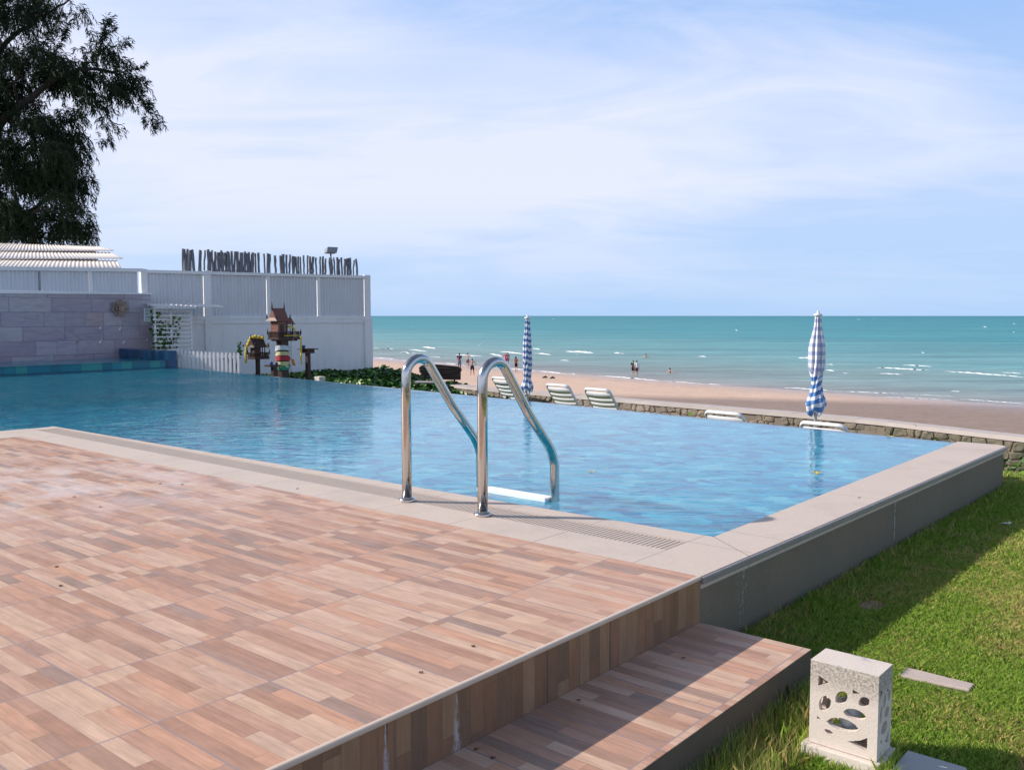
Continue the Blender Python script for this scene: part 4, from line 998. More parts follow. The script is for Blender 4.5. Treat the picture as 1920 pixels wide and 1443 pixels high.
def rail_set(mb, u0, u1, v0, v1, z, h, ps=.035):
    for (a, b, c, d_) in ((u0, v0, u1, v0), (u0, v1, u1, v1), (u0, v0, u0, v1), (u1, v0, u1, v1)):
        n_ = max(2, int(math.hypot(c - a, d_ - b) / ps))
        for i in range(n_ + 1):
            t = i / n_; x = a + (c - a) * t; y = b + (d_ - b) * t; mb.box(x - .006, x + .006, y - .006, y + .006, z, z + h)
        x0_, x1_ = min(a, c) - .009, max(a, c) + .009; y0_, y1_ = min(b, d_) - .009, max(b, d_) + .009
        mb.box(x0_, x1_, y0_, y1_, z + h, z + h + .012)
def garland(pts, label, rad=.016, mt=None):
    m = MB(); rg = random.Random(int(abs(pts[0][0]) * 1000)); P = [Vector(p) for p in pts]
    for a, b in zip(P[:-1], P[1:]):
        n_ = max(1, int((b - a).length / (rad * 1.3)))
        for i in range(n_): m.ball(a.lerp(b, i / n_), rad * rg.uniform(.8, 1.15), 6, 4)
    o_ = m.build('flower_garland', mt or M_yellow, M=FR, smooth=True); tag(o_, label, 'garland', 'garlands hung on the shrines'); return o_
def bowl(p, r, label, mt=None, cup=False):
    o_ = MB().lathe([(r * .5, 0), (r, r * .7), (r * .95, r * 1.5), (r * .8, r * 1.5), (r * .7, r * .6), (.002, r * .4)] if not cup else [(r * .7, 0), (r, r * .3), (r * .8, r * 1.6), (r * .75, r * 1.9), (r * .3, r * 2.0)], 12).build('bowl', mt or M_blue, None, True)
    o_.matrix_world = FR @ Matrix.Translation(p); tag(o_, label, 'bowl')
# large shrine
bc = shrine_at(522, 637, SD)
sh = thing('spirit_house', 'tall brown Thai spirit house with steep tiled roof on a thick post wrapped in cloth', 'spirit house', bc.x, bc.y, -.5)
zb = bc.z + .5        # platform underside above thing origin
# platform: u from -.36..0 (left face), v 0..+.55 (right face); nearest corner at origin
PU, PV = -.37, .56
MB().box(PU, 0, 0, PV, zb, zb + .045).box(PU + .05, -.05, .05, PV - .05, zb - .03, zb - .001).build('platform', M_brown, sh)
m = MB(); rail_set(m, PU + .01, -.01, .01, PV - .01, zb + .046, px2m(10)); [finial(m, a, b, zb + .1, .13) for a in (PU, 0) for b in (0, PV)]
m.build('railing', M_brown, sh)
hb = zb + .046; hH = px2m(31)
MB().box(PU + .06, -.05, .015 + .02, .24, hb, hb + hH).build('shrine_wall', M_brown2, sh)
for vy in (.26, .40):
    for ux in (PU + .07, -.06): MB().box(ux - .01, ux + .01, vy - .01, vy + .01, hb, hb + hH * .8).build('column', M_brown, sh)
MB().box(PU + .12, -.04, .09, .16, hb + .05, hb + .26).build('doorway', M_dark, sh)
m = MB(); gable(m, PU + .06, -.05, .03, .25, hb + hH, hb + hH + px2m(24), .07); gable(m, PU + .08, -.07, .26, .44, hb + hH * .8, hb + hH * .8 + px2m(12), .03)
m.build('roof', M_rooftile, sh)
zr = hb + hH + px2m(24); um = (PU + .01) / 2
def fin1(par, *a): m_ = MB(); finial(m_, *a); m_.build('finial', M_brown, par, True)
for b in (-.01, .29): fin1(sh, um, b, zr - .05, px2m(17), 0, -.02)
for a in (PU + .03, -.02):
    for b in (-.03, .31): fin1(sh, a, b, hb + hH + .05, .10, .01 if a > -.1 else -.01, 0)
pw = px2m(8)
MB().box(-.185 - pw, -.185 + pw, .14, .14 + 2 * pw, -.1, zb - .031).build('post', M_brown, sh)
pc = Vector((bc.x - .185, bc.y + .14 + pw, 0))
def wrap(name, z0, z1, mt, label, r_=.125, tilt=.02):
    m = MB(); N_ = 20; vv = []
    for k in range(6):
        for i in range(N_):
            a = 2 * PI * i / N_; sq = 1 / max(abs(math.cos(a)), abs(math.sin(a))) ** .6; rr = (r_ + .008 * math.sin(5 * a + k) + .006 * math.sin(11 * a + 2 * k)) * sq
            vv.append((rr * math.cos(a), rr * math.sin(a), z0 + (z1 - z0) * k / 5 + tilt * math.cos(a + .7)))
    m.add(vv, [(k * N_ + i, k * N_ + (i + 1) % N_, (k + 1) * N_ + (i + 1) % N_, (k + 1) * N_ + i) for k in range(5) for i in range(N_)])
    o_ = m.build('cloth_sash', mt, sh, True); o_.matrix_local = Matrix.Translation((pc.x - bc.x, pc.y - bc.y, .5)); tag(o_, label); return o_
zp = lambda py: 1 - (py - 592) * SD / 1700
wrap('a', zp(659), zp(650), M_silver, 'silvery cloth tied around the top of the shrine post', .128, .03)
wrap('b', zp(668), zp(661), M_cream, 'cream cloth band between silver and red cloths on the shrine post', .120, .02)
wrap('c', zp(678), zp(669), M_red, 'red cloth sash tied around the shrine post', .130)
wrap('d', zp(690), zp(678.5), M_cream, 'yellow green patterned cloth around the shrine post below the red sash', .124, 0)
wrap('e', zp(692), zp(683), M_green, 'green cloth at the bottom of the wrapped shrine post', .127, -.03)
p0 = pc + Vector((.06, .15, 0))
m = MB(); m.add([(0, 0, zp(674)), (.05, .05, zp(675)), (.07, .08, zp(688)), (.01, .05, zp(686)), (.03, .02, zp(681))], [(0, 1, 2, 3, 4)]); o_ = m.build('cloth_tail', M_orange, None); o_.matrix_world = FR @ Matrix.Translation(p0); o_.modifiers.new('s', 'SOLIDIFY').thickness = .01
tag(o_, 'orange cloth end hanging to the right of the red sash', 'cloth')
gx = bc + Vector((.03, PV - .02, 0))
garland([(gx.x, gx.y, zp(633)), (gx.x, gx.y, zp(678)), (gx.x + .01, gx.y, zp(686))], 'long yellow marigold garland hanging from the right corner of the tall shrine', .02)
garland([(bc.x - .1, bc.y + .26, zp(613)), (bc.x - .02, bc.y + .36, zp(612)), (bc.x + .0, bc.y + .44, zp(621))], 'yellow garland heaped on the porch roof of the tall shrine', .024)
garland([(bc.x + .0, bc.y + .15, zp(629.5)), (bc.x + .01, bc.y + .5, zp(629))], 'short yellow flower string along the railing of the tall shrine', .012)
garland([(bc.x + .01, bc.y + .36, zp(637)), (bc.x + .01, bc.y + .36, zp(640))], 'pink flower tassel below the tall shrine platform', .022, M_pink)
bowl((bc.x - .06, bc.y + .33, zb - .5 + .05), .045, 'small dark blue bowl on the platform of the tall shrine')
# low altar at the left of its post
a0 = atd(514, 684, SD)
al = thing('altar_table', 'small low brown altar shelf at the left foot of the tall shrine post', 'table', a0.x, a0.y, -.5)
MB().box(-.14, .06, -.14, .12, a0.z + .5 - .035, a0.z + .5).build('table_top', M_brown, al)
MB().box(-.03, .06, -.06, .04, -.1, a0.z + .5 - .036).build('leg', M_brown, al)
bowl((a0.x - .05, a0.y - .03, a0.z + .001), .035, 'dark blue cup on the low altar shelf', cup=True)
bowl((a0.x + .02, a0.y + .05, a0.z + .001), .03, 'small blue cup standing nearer the shrine post on the altar shelf', cup=True)
# small shrine
b2 = atd(478, 674, SD + .4)
s2 = thing('spirit_house', 'smaller dark brown spirit house draped with yellow garlands, left of the tall one', 'spirit house', b2.x, b2.y, -.5)
z2 = b2.z + .5; QU, QV = -.26, .36
MB().box(QU, 0, 0, QV, z2, z2 + .05).build('platform', M_brown, s2)
m = MB(); rail_set(m, QU + .01, -.01, .01, QV - .01, z2 + .05, .08); [finial(m, a, b, z2 + .1, .12) for a in (QU, 0) for b in (0, QV)]; m.build('railing', M_brown, s2)
MB().box(QU + .04, -.05, .04, .16, z2 + .05, z2 + .26).build('shrine_wall', M_brown, s2)
[MB().box(a - .008, a + .008, b - .008, b + .008, z2 + .05, z2 + .25).build('column', M_brown, s2) for a in (QU + .05, -.05) for b in (.22, .28)]
m = MB(); gable(m, QU + .02, -.02, .02, .28, z2 + .25, z2 + .44, .04); m.build('roof', M_brown, s2)
[fin1(s2, QU / 2 - .0, b, z2 + .42, .11, 0, -.01) for b in (-.0, .30)]; [fin1(s2, a, b, z2 + .25, .1, .03 if a > -.1 else -.03, 0) for a in (QU - .02, .03) for b in (-.02, .32)]
MB().box(QU / 2 - .035, QU / 2 + .035, .12, .19, .12, z2).build('post', M_brown, s2)
MB().box(QU / 2 - .04, QU / 2 + .04, .115, .195, -.1, .119).build('post_foot', M_white, s2)
zq = lambda py: 1 - (py - 592) * (SD + .4) / 1700
cx_ = b2.x + QU / 2
garland([(cx_ - .10, b2.y + .0, zq(646)), (cx_ - .03, b2.y + .02, zq(634)), (cx_, b2.y + .12, zq(631)), (cx_ + .03, b2.y + .27, zq(634)), (cx_ + .1, b2.y + .30, zq(640))], 'thick yellow garland laid over the roof of the smaller shrine', .042)
garland([(b2.x + QU - .02, b2.y - .01, zq(650)), (b2.x + QU - .05, b2.y - .01, zq(664)), (b2.x + QU - .06, b2.y - .01, zq(683))], 'yellow garland hanging down the left side of the smaller shrine', .028)
garland([(b2.x + .02, b2.y + .30, zq(645)), (b2.x + .03, b2.y + .31, zq(655))], 'short yellow garland on the right eave of the smaller shrine', .016)
# tall offering table
t0 = atd(577, 654, SD + .6); TDz = SD + .6
tb = thing('offering_table', 'tall brown offering table standing alone right of the spirit houses', 'table', t0.x, t0.y, -.5)
zt_ = 1 - (653 - 592) * TDz / 1700 + .5
MB().box(-.16, .16, -.16, .16, zt_ - .02, zt_).build('table_top', M_brown, tb, bevel=.003)
MB().box(-.10, .10, -.10, .10, zt_ - .10, zt_ - .021).build('apron', M_brown, tb)
MB().box(-.04, .04, -.04, .04, -.15, zt_ - .101).build('leg', M_brown, tb)
MB().box(-.06, .06, -.06, .06, -.15, .12).build('foot', M_brown, tb)
bowl((t0.x - .07, t0.y - .06, zt_ - .5 + .001), .045, 'dark blue bowl on the tall offering table')
# second small lantern behind the edge
l2 = atd(600, 722, 17.6)
lan2 = thing('garden_lantern', 'small white stone lantern top showing just beyond the infinity edge', 'lantern', l2.x, l2.y, -.62)
m = MB(); hL = (1 - (705.5 - 592) * 17.6 / 1700) + .62
m.box(-.075, .075, -.075, .075, hL - .03, hL); m.box(-.07, .07, -.07, .07, 0, hL - .25)
for k in range(4):
    M_ = Matrix.Rotation(k * PI / 2, 4, 'Z') @ Matrix.Translation((-.07, -.07, hL - .25)); cut_face(.14, .219, .014, M_, m, holes)
m.build('lantern_body', M_lamp, lan2)
# young frangipani
fp = atd(437, 690, 18.4)
fr_ = thing('shrub', 'small bare-stemmed shrub with a few leaves between picket fence and shrine', 'shrub', fp.x, fp.y, -.5)
m = MB(); ml = MB(); rv = random.Random(21)
for k in range(6):
    a = rv.uniform(0, 2 * PI); h_ = rv.uniform(.55, .95); tip = Vector((math.cos(a) * .13 + (.05 if k % 2 else 0), math.sin(a) * .13, h_)); m.tube([(0, 0, -.1), (tip.x * .4, tip.y * .4, h_ * .5), tip], [.014, .01, .006], 6)
    for _ in range(9): leaf(ml, tip + Vector((rv.uniform(-.06, .06), rv.uniform(-.06, .06), rv.uniform(-.12, .03))), .03, rv, 0, 1.2)
m.build('stem', M_bark, fr_); ml.build('leaves', M_leaf, fr_)

# dark timber board on the sea wall + stone bench slabs
bdp = atd(826, 700, 20.0)
tbd = bpy.data.objects.new('timber_board', None); C.objects.link(tbd); pw_ = FR @ Vector((bdp.x, bdp.y, 0)); tbd.matrix_world = Matrix.Translation((pw_.x, pw_.y, -.5)) @ Matrix.Rotation(.06, 4, 'Z')
tag(tbd, 'thick dark weathered timber slab raised above the creeper, behind the ladder', 'timber slab')
k20 = 20.0 / 1700; X = lambda px: (px - 826) * k20; Zb = lambda py: 1 - (py - 592) * k20 + .5
rb = random.Random(4); top = [(786, 688), (791, 684.5), (802, 684), (818, 683), (832, 684), (846, 685.5), (857, 686.5), (864, 689)]; bot = [(866, 693), (864, 697), (864, 711), (855, 711.5), (840, 708.5), (822, 705), (805, 703), (792, 701.5), (787, 697)]
poly = [(X(a), Zb(b)) for a, b in top + bot]
Mz = Matrix(((1, 0, 0, 0), (0, 0, -1, 0), (0, 1, 0, 0), (0, 0, 0, 1)))
m = MB(); m.prism(poly, -.10, .12, M=Mz)
for k in range(5):
    py = 688 + k * 4.6; m.tube([(X(788 + rb.uniform(0, 3)), -.115, Zb(py)), (X(815), -.125, Zb(py + 1.2)), (X(840), -.12, Zb(py + 2.5)), (X(863), -.11, Zb(py + 3.5))], [.02, .028, .028, .02], 8)
m.build('slab', M_driftdark, tbd, bevel=.01)
for a in (797, 852): MB().box(X(a) - .02, X(a) + .02, .0, .04, -.4, Zb(700)).build('support', M_driftdark, tbd)
bs_ = thing('stone_slab', 'pale flat stone slabs lying in the creeper under the dark timber', 'stone slab', bdp.x, bdp.y, -.5)
q0 = atd(803, 715, 19.3)
MB().box(-.28, .12, -.12, .12, q0.z + .5 - .03, q0.z + .5, M=Matrix.Translation((q0.x - bdp.x, q0.y - bdp.y, 0)) @ Matrix.Rotation(.6, 4, 'Z')).build('slab', M_cap, bs_)

# ------------------------------------------------------------------ parasols
def parasol(px, ptop, pbot, D, prof, kind, label, baseoff=-.94):
    zt_ = 1 - (ptop - 592) * D / 1700; zb_ = 1 - (pbot - 592) * D / 1700; p = atd(px, ptop, D)
    t = thing('parasol', label, 'parasol', p.x, p.y, baseoff, group='closed blue and white parasols'); z_ = lambda a: a - baseoff
    MB().tube([(0, 0, -.1), (0, 0, z_(zt_) - .01)], .019, 12).build('pole', M_pole, t, True)
    MB().lathe([(.05, z_(zt_) - .02), (.05, z_(zt_)), (.018, z_(zt_) + .01), (.014, z_(zt_) + .035), (.006, z_(zt_) + .045)], 14).build('finial', M_plastic, t, True)
    MB().lathe([(.16, -.02), (.16, .05), (.05, .07), (.03, .28)], 16).build('base', M_slab, t, True)
    NR, NS = 90, 64; vv = []; uvs = []
    rp = random.Random(int(px))
    for i in range(NR + 1):
        tt = i / NR; r = None
        for (a, ra), (b, rb_) in zip(prof[:-1], prof[1:]):
            if a <= tt <= b: f_ = (tt - a) / (b - a); f_ = f_ * f_ * (3 - 2 * f_); r = ra + (rb_ - ra) * f_; break
        tw_ = 2.4 * sm((tt - .45) / .4)
        for k in range(NS):
            a = 2 * PI * k / NS; fold = abs(math.sin(4 * a + tw_ * 1.6)) ; amp = .30 if tt < .85 else .22
            rr = r * (1 - amp + amp * fold * 1.2 + .05 * math.sin(3 * a + 9 * tt) + .03 * math.sin(13 * tt + 2 * a))
            hang = (.03 * math.sin(4 * a + .6) + .02 * math.sin(a)) * sm((tt - .85) / .15)
            vv.append((rr * math.cos(a), rr * math.sin(a) , z_(zt_) - .015 - (zt_ - zb_) * tt + hang)); uvs.append((k / NS, tt))
    ff = [(i * NS + k, (i + 1) * NS + k, (i + 1) * NS + (k + 1) % NS, i * NS + (k + 1) % NS) for i in range(NR) for k in range(NS)]
    m = MB().add(vv, ff)
    o_ = m.build('canopy', M_par[kind], t, True); at_ = o_.data.attributes.new('cloth', 'FLOAT2', 'POINT')
    for i, uv_ in enumerate(uvs): at_.data[i].vector = uv_
    return t
def f_par(kind):
    def f(q, S, bs):
        a = q.n('ShaderNodeAttribute', attribute_name='cloth', out=1); u, v, _ = q.xyz(a); white = (.78, .78, .84)
        ph = q.m('MULTIPLY', u, 2 * PI)
        if kind == 0:
            vv_ = q.m('ADD', v, q.m('ADD', q.m('MULTIPLY', q.m('SINE', q.m('ADD', ph, 3.6)), .012), q.m('MULTIPLY', q.m('SINE', q.m('MULTIPLY', ph, 5)), .008)))
            k = q.m('GREATER_THAN', q.m('FRACT', q.m('MULTIPLY', vv_, 12.5)), .52); vt = q.m('GREATER_THAN', q.m('FRACT', q.m('MULTIPLY', u, 14)), .86)
            c = q.mix(k, white, (.13, .22, .44)); c = q.mix(q.m('MULTIPLY', q.m('MULTIPLY', vt, q.m('SUBTRACT', 1.0, k)), .45), c, (.30, .36, .60))
        else:
            lowr = q.m('GREATER_THAN', q.m('ADD', v, q.m('MULTIPLY', q.m('SINE', q.m('MULTIPLY', ph, 2)), .03)), .60)
            hk = q.m('GREATER_THAN', q.m('FRACT', q.m('ADD', q.m('MULTIPLY', v, 12), .15)), .54)
            vk = q.m('GREATER_THAN', q.m('FRACT', q.m('MULTIPLY', u, 12)), .62)
            c1 = q.mix(q.m('MULTIPLY', hk, .5), (.84, .81, .83), (.16, .24, .50)); c1 = q.mix(q.m('MULTIPLY', vk, .48), c1, (.07, .13, .36))
            vd = q.m('ADD', v, q.m('MULTIPLY', q.m('SINE', q.m('ADD', ph, .6)), .033)); k2 = q.m('GREATER_THAN', q.m('FRACT', q.m('MULTIPLY', vd, 12.5)), .46)
            c2 = q.mix(k2, (.78, .79, .85), (.11, .24, .50)); c = q.mix(lowr, c1, c2)
        S('Base Color', c); S('Roughness', .8); S('Normal', q.bump(q.noise(q.obj(), 40, 3), .4, .004)); S('Specular IOR Level', .2)
    return f
M_par = [mat('parasol_cloth_stripe', f_par(0)), mat('parasol_cloth_check', f_par(1))]
parasol(989, 595, 733, 14.2, [(0, .030), (.08, .040), (.35, .066), (.6, .070), (.74, .062), (.82, .058), (.93, .098), (1.0, .078)], 0, 'closed blue and white striped parasol between the far loungers')
parasol(1534, 589, 772, 10.8, [(0, .032), (.05, .038), (.36, .094), (.5, .092), (.62, .070), (.70, .058), (.78, .075), (.90, .118), (.97, .105), (1.0, .06)], 1, 'nearer closed parasol with checked top and broad blue stripes below')

# ------------------------------------------------------------------ loungers
def lounger():
    t = thing('sun_lounger', '', 'sun lounger', 0, 0, 0, group='white plastic sun loungers facing the sea')
    Wd_, By, Bz, Hy, Hz = .275, 0.0, .75, .36, .25
    e = Vector((0, Hy - By, Hz - Bz)); L = e.length; ed = e.normalized(); nn = Vector((0, -ed.z, ed.y))   # outward (up-forward) normal
    if nn.z < 0: nn = -nn
    def P(x, s, o=0): return Vector((x, By, Bz)) + ed * s + nn * o
    m = MB(); rim = []
    cr_ = .085
    for k in range(9):
        a = k / 8 * PI / 2; rim.append((-Wd_ + cr_ - cr_ * math.cos(a), cr_ - cr_ * math.sin(a)))
    rim = [(-Wd_, L)] + rim; rim = rim + [(-x, s_) for x, s_ in rim[::-1]]
    bow = lambda x: -.020 * (1 - (x / Wd_) ** 2)
    m.tube([P(x, s_, bow(x) if s_ < .2 else 0) for x, s_ in rim], .017, 10, sq=1.5)
    # shallow recessed sheet with moulded horizontal ribs and slots
    s_ = .05; k = 0
    while s_ < L - .02:
        h_ = .13 if k == 0 else .092; vv = []
        for i in range(13):
            x = -Wd_ + .012 + (2 * Wd_ - .024) * i / 12; b_ = bow(x) - .004
            sag = .002 * (1 - (x / Wd_) ** 2)
            for (ss, oo) in ((s_, .0), (s_ + h_ * .5, 0), (s_ + h_, 0), (s_ + h_, -.012), (s_ + h_ * .5, -.015), (s_, -.012)): vv.append(P(x, min(L, ss + sag), b_ + oo))
        m.add(vv, [(i * 6 + j, (i + 1) * 6 + j, (i + 1) * 6 + (j + 1) % 6, i * 6 + (j + 1) % 6) for i in range(12) for j in range(6)])
        s_ += h_ + .004; k += 1
    m.build('backrest', M_plastic, t, True)
    m = MB()
    for sx_ in (-1, 1): m.tube([(sx_ * Wd_, Hy - .05, Hz), (sx_ * Wd_, 1.85, Hz)], .024, 8, sq=1.3)
    m.tube([(-Wd_, 1.85, Hz), (Wd_, 1.85, Hz)], .024, 8)
    y = Hy + .03
    while y < 1.8: m.box(-Wd_ + .01, Wd_ - .01, y, y + .05, Hz - .006, Hz + .010); y += .07
    m.build('seat', M_plastic, t, True)
    for (sx_, y) in ((-1, .55), (1, .55), (-1, 1.65), (1, 1.65)): MB().tube([(sx_ * (Wd_ - .02), y, Hz - .01), (sx_ * (Wd_ + .0), y + .03, 0)], [.026, .020], 8).build('leg', M_plastic, t, True)
    return t
L0 = lounger(); IR = math.atan2(iR.y - iL.y, iR.x - iL.x)
def place_l(px, py, first=None, lab='', dz=0, rr=0):
    zt_ = -.19 + dz; p = at(px, py, zt_); zg = zt_ - .77
    if first: first.matrix_world = FR @ Matrix.Translation((p.x, p.y, zg)) @ Matrix.Rotation(IR + rr, 4, 'Z'); first['label'] = lab; return
    copy_thing(L0, lab, p.x, p.y, zg, IR + rr)
place_l(1541, 790, L0, 'nearest white plastic lounger in front of the checked parasol')
place_l(1355, 769.5, None, 'white plastic lounger alone against the sea wall between the two parasols', 0)
place_l(1118, 726.5, None, 'white plastic lounger right of the pair beside the striped parasol')
place_l(1044, 718.5, None, 'white plastic lounger just right of the striped parasol')
place_l(937, 705.5, None, 'farthest white plastic lounger, seen through the ladder left of the striped parasol', 0, -.1)

# ------------------------------------------------------------------ beach and sea
ZS = -5.5
shore_px = [(560, 660), (740, 673.5), (832, 681), (946, 690), (1079, 701), (1121, 704), (1313, 720), (1465, 729), (1634, 742), (1780, 751), (1920, 760), (2100, 772)]
SH = [atw(a, b, ZS) for a, b in shore_px]
a0, b0 = SH[2], SH[-1]; shd = (b0 - a0).normalized(); nland = Vector((shd.y, -shd.x, 0))
if nland.y > 0: nland = -nland
ext = [SH[0] - shd * 4000] + [SH[0] - shd * 300] + SH + [SH[-1] + shd * 300, SH[-1] + shd * 4000]
# resample with smoothing
rows = [-60, -25, -10, -4, -1.5, 0, 2, 5, 10, 18, 30, 45, 62, 85, 120, 200]
def bz_(d_): return ZS + (.016 * d_ if d_ > 0 else .03 * d_)
vv = []
for p in ext:
    for d_ in rows: w_ = p + nland * d_; vv.append((w_.x, w_.y, bz_(min(d_, 70))))
nr = len(rows)
m = MB().add(vv, [(i * nr + j, (i + 1) * nr + j, (i + 1) * nr + j + 1, i * nr + j + 1) for i in range(len(ext) - 1) for j in range(nr - 1)])
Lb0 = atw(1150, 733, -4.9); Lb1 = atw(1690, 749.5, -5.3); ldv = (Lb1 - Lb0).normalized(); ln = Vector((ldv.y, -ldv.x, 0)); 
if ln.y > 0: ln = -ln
def f_sand(q, S, bs):
    o = q.obj(); x, y, z = q.xyz(o); n = q.noise(q.map(o, (.12, .5, 1)), 1, 6, .6); n2 = q.noise(o, 3, 5, .6)
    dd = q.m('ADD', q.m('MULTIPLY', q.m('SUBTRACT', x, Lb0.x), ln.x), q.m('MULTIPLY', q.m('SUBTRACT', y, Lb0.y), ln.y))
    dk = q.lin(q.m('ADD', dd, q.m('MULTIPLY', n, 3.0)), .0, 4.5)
    sd_ = q.m('ADD', q.m('MULTIPLY', q.m('SUBTRACT', x, a0.x), nland.x), q.m('MULTIPLY', q.m('SUBTRACT', y, a0.y), nland.y))
    wet = q.m('SUBTRACT', 1.0, q.lin(q.m('ADD', sd_, q.m('MULTIPLY', n, 3)), 1.5, 11.0))
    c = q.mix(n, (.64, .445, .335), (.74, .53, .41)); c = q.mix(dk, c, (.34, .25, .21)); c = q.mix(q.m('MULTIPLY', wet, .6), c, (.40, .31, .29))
    fp_ = q.noise(o, .9, 6, .75); c = q.mix(.7, c, q.ramp(n2, (.3, .84), (.7, 1.1)), 'MULTIPLY'); c = q.mix(.6, c, q.ramp(fp_, (.36, .80), (.5, 1.0), (.7, 1.08)), 'MULTIPLY')
    S('Base Color', c); S('Roughness', q.m('SUBTRACT', .95, q.m('MULTIPLY', wet, .72))); S('Normal', q.bump(n2, .5, .05)); S('Specular IOR Level', q.m('ADD', .15, q.m('MULTIPLY', wet, .35)))
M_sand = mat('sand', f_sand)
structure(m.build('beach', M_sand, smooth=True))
# sea: one sheet from just inland of the shore to the horizon
def f_sea(q, S, bs):
    o = q.obj(); x, y, z = q.xyz(o)
    sd_ = q.m('MULTIPLY', q.m('ADD', q.m('MULTIPLY', q.m('SUBTRACT', x, a0.x), nland.x), q.m('MULTIPLY', q.m('SUBTRACT', y, a0.y), nland.y)), -1.0)
    ro = math.atan2(shd.y, shd.x)
    lg = q.m('LOGARITHM', q.m('MAXIMUM', q.m('ADD', sd_, 2.0), 1.0), 10.0)     # metres offshore, log
    nn = q.noise(q.map(o, (.010, .045, 1), (0, 0, 0), (0, 0, -ro)), 1.0, 4, .6)
    lg = q.m('ADD', lg, q.m('MULTIPLY', q.m('SUBTRACT', nn, .5), .7))
    c = q.ramp(q.m('DIVIDE', lg, 4.0), (0, (.40, .36, .33)), (.20, (.32, .35, .34)), (.36, (.25, .38, .37)), (.46, (.17, .37, .38)), (.58, (.075, .31, .345)), (.75, (.05, .275, .32)), (1, (.03, .215, .27)))
    v1 = q.noise(q.map(o, (.20, 1.1, 1), (0, 0, 0), (0, 0, -ro)), 1.0, 5, .62)
    v2 = q.noise(q.map(o, (.030, .16, 1), (9, 0, 0), (0, 0, -ro)), 1.0, 5, .6)
    v0 = q.noise(q.map(o, (.0055, .05, 1), (4, 0, 0), (0, 0, -ro)), 1.0, 6, .7)
    c = q.mix(.8, c, q.ramp(v1, (.32, .70), (.7, 1.25)), 'MULTIPLY'); c = q.mix(.8, c, q.ramp(v2, (.32, .74), (.7, 1.25)), 'MULTIPLY'); c = q.mix(.6, c, q.ramp(v0, (.35, .75), (.65, 1.2)), 'MULTIPLY')
    S('Base Color', c); S('Roughness', .45); S('Specular IOR Level', .16); S('IOR', 1.33)
    S('Normal', q.bump(q.m('ADD', v1, q.m('MULTIPLY', v2, 1.5)), .9, .30))
M_sea = mat('sea_water', f_sea)
m = MB(); vv = []
offs = [0, 6, 15, 40, 100, 300, 1000, 4000, 12000, 45000]
for i, p in enumerate(ext):
    for d_ in offs: 
        w_ = p + nland * 0.0 - nland * d_
        k_ = (i - len(ext) / 2) / len(ext) * 2 * d_ * 1.6
        w_ = w_ + shd * k_ * (1 if d_ > 100 else 0); vv.append((w_.x, w_.y, ZS + .02 - (.0 if d_ else .015)))
no = len(offs)
m.add(vv, [(i * no + j, i * no + j + 1, (i + 1) * no + j + 1, (i + 1) * no + j) for i in range(len(ext) - 1) for j in range(no - 1)])
structure(m.build('sea', M_sea))
# foam: breaker crests and whitecaps
m = MB(); rf = random.Random(8)
def crest(x0, y0, x1, y1, thick):
    n_ = max(4, int(abs(x1 - x0) / 4)); pts = []
    for i in range(n_ + 1):
        t = i / n_; px = x0 + (x1 - x0) * t; py = y0 + (y1 - y0) * t + rf.uniform(-.35, .35); w_ = atw(px, py + thick / 2, ZS + .03); taper = min(1, 4 * t * (1 - t) + .12) * rf.uniform(.6, 1.1)
        hm = thick * .72 * (w_.y / 1700) * taper; pts.append((w_, hm))
    vv = []
    for w_, hm in pts:
        dep = hm * 2.2 + .1
        for (a, b) in ((0, 0), (.3, .7), (.55, 1.0), (1.0, 0)): q_ = w_ - nland * dep * a; vv.append((q_.x, q_.y, ZS + .012 + hm * b))
    m.add(vv, [(i * 4 + j, (i + 1) * 4 + j, (i + 1) * 4 + j + 1, i * 4 + j + 1) for i in range(len(pts) - 1) for j in range(3)])
for c_ in [(1060, 657, 1112, 660, 4.0), (1151, 660, 1169, 661.5, 3), (1496, 669, 1526, 671, 3.2), (1308, 667, 1324, 668, 2.2), (792, 649, 816, 652, 3), (766, 654, 800, 658, 2), (749, 660, 768, 661.5, 2), (897, 645.5, 905, 643, 3), (935, 657.5, 985, 663, 2.4),
           (918, 662, 942, 667, 2.2), (1000, 661, 1034, 664, 2), (998, 652, 1012, 654, 2), (1640, 687.5, 1744, 693, 2.6), (1648, 698.5, 1694, 701, 2.4), (1692, 683, 1748, 686, 2), (1768, 694, 1926, 706, 2.6), (1876, 697, 1926, 700, 1.6), (1548, 682, 1562, 683, 1.6), (1548, 693, 1564, 694, 2), (1580, 698.5, 1592, 699, 1.2),
           (851, 664, 905, 667, 2), (1050, 674, 1070, 675.5, 1.8), (700, 651.5, 740, 653.5, 2.2), (770, 666.5, 835, 669, 1.2), (750, 659, 778, 660.5, 1.2), (1782, 732, 1800, 733, 2), (1325, 719, 1350, 720, 1.4), (1378, 618, 1383, 619, 1.2), (1727, 660, 1733, 661, 1.5), (1842, 612, 1850, 613, 1.4), (1900, 606, 1903, 607, 1.2), (1899, 621, 1903, 622, 1.2), (1606, 597.5, 1612, 598.5, .8), (1000, 601.5, 1005, 602.5, .9), (1035, 597, 1040, 598, .8)]: crest(*c_)
for c_ in [(700, 669, 740, 672.5, 1.2), (742, 673.5, 831, 680.5, 1.2), (834, 679.5, 870, 684, 1.2), (905, 684, 945, 688.5, 1.3), (948, 689, 1004, 694, 1.5), (1006, 694, 1062, 700, 1.6), (1065, 699, 1078, 700.5, 1.5), (1121, 702.5, 1240, 713, 1.8), (1240, 713, 1330, 719.5, 1.2), (1465, 725, 1560, 731, 1.8), (1560, 732, 1700, 737.5, 1.3), (1640, 742, 1800, 750, .9), (1800, 747, 1926, 756, 1.2), (1700, 738, 1790, 742, .9)]: crest(*c_)
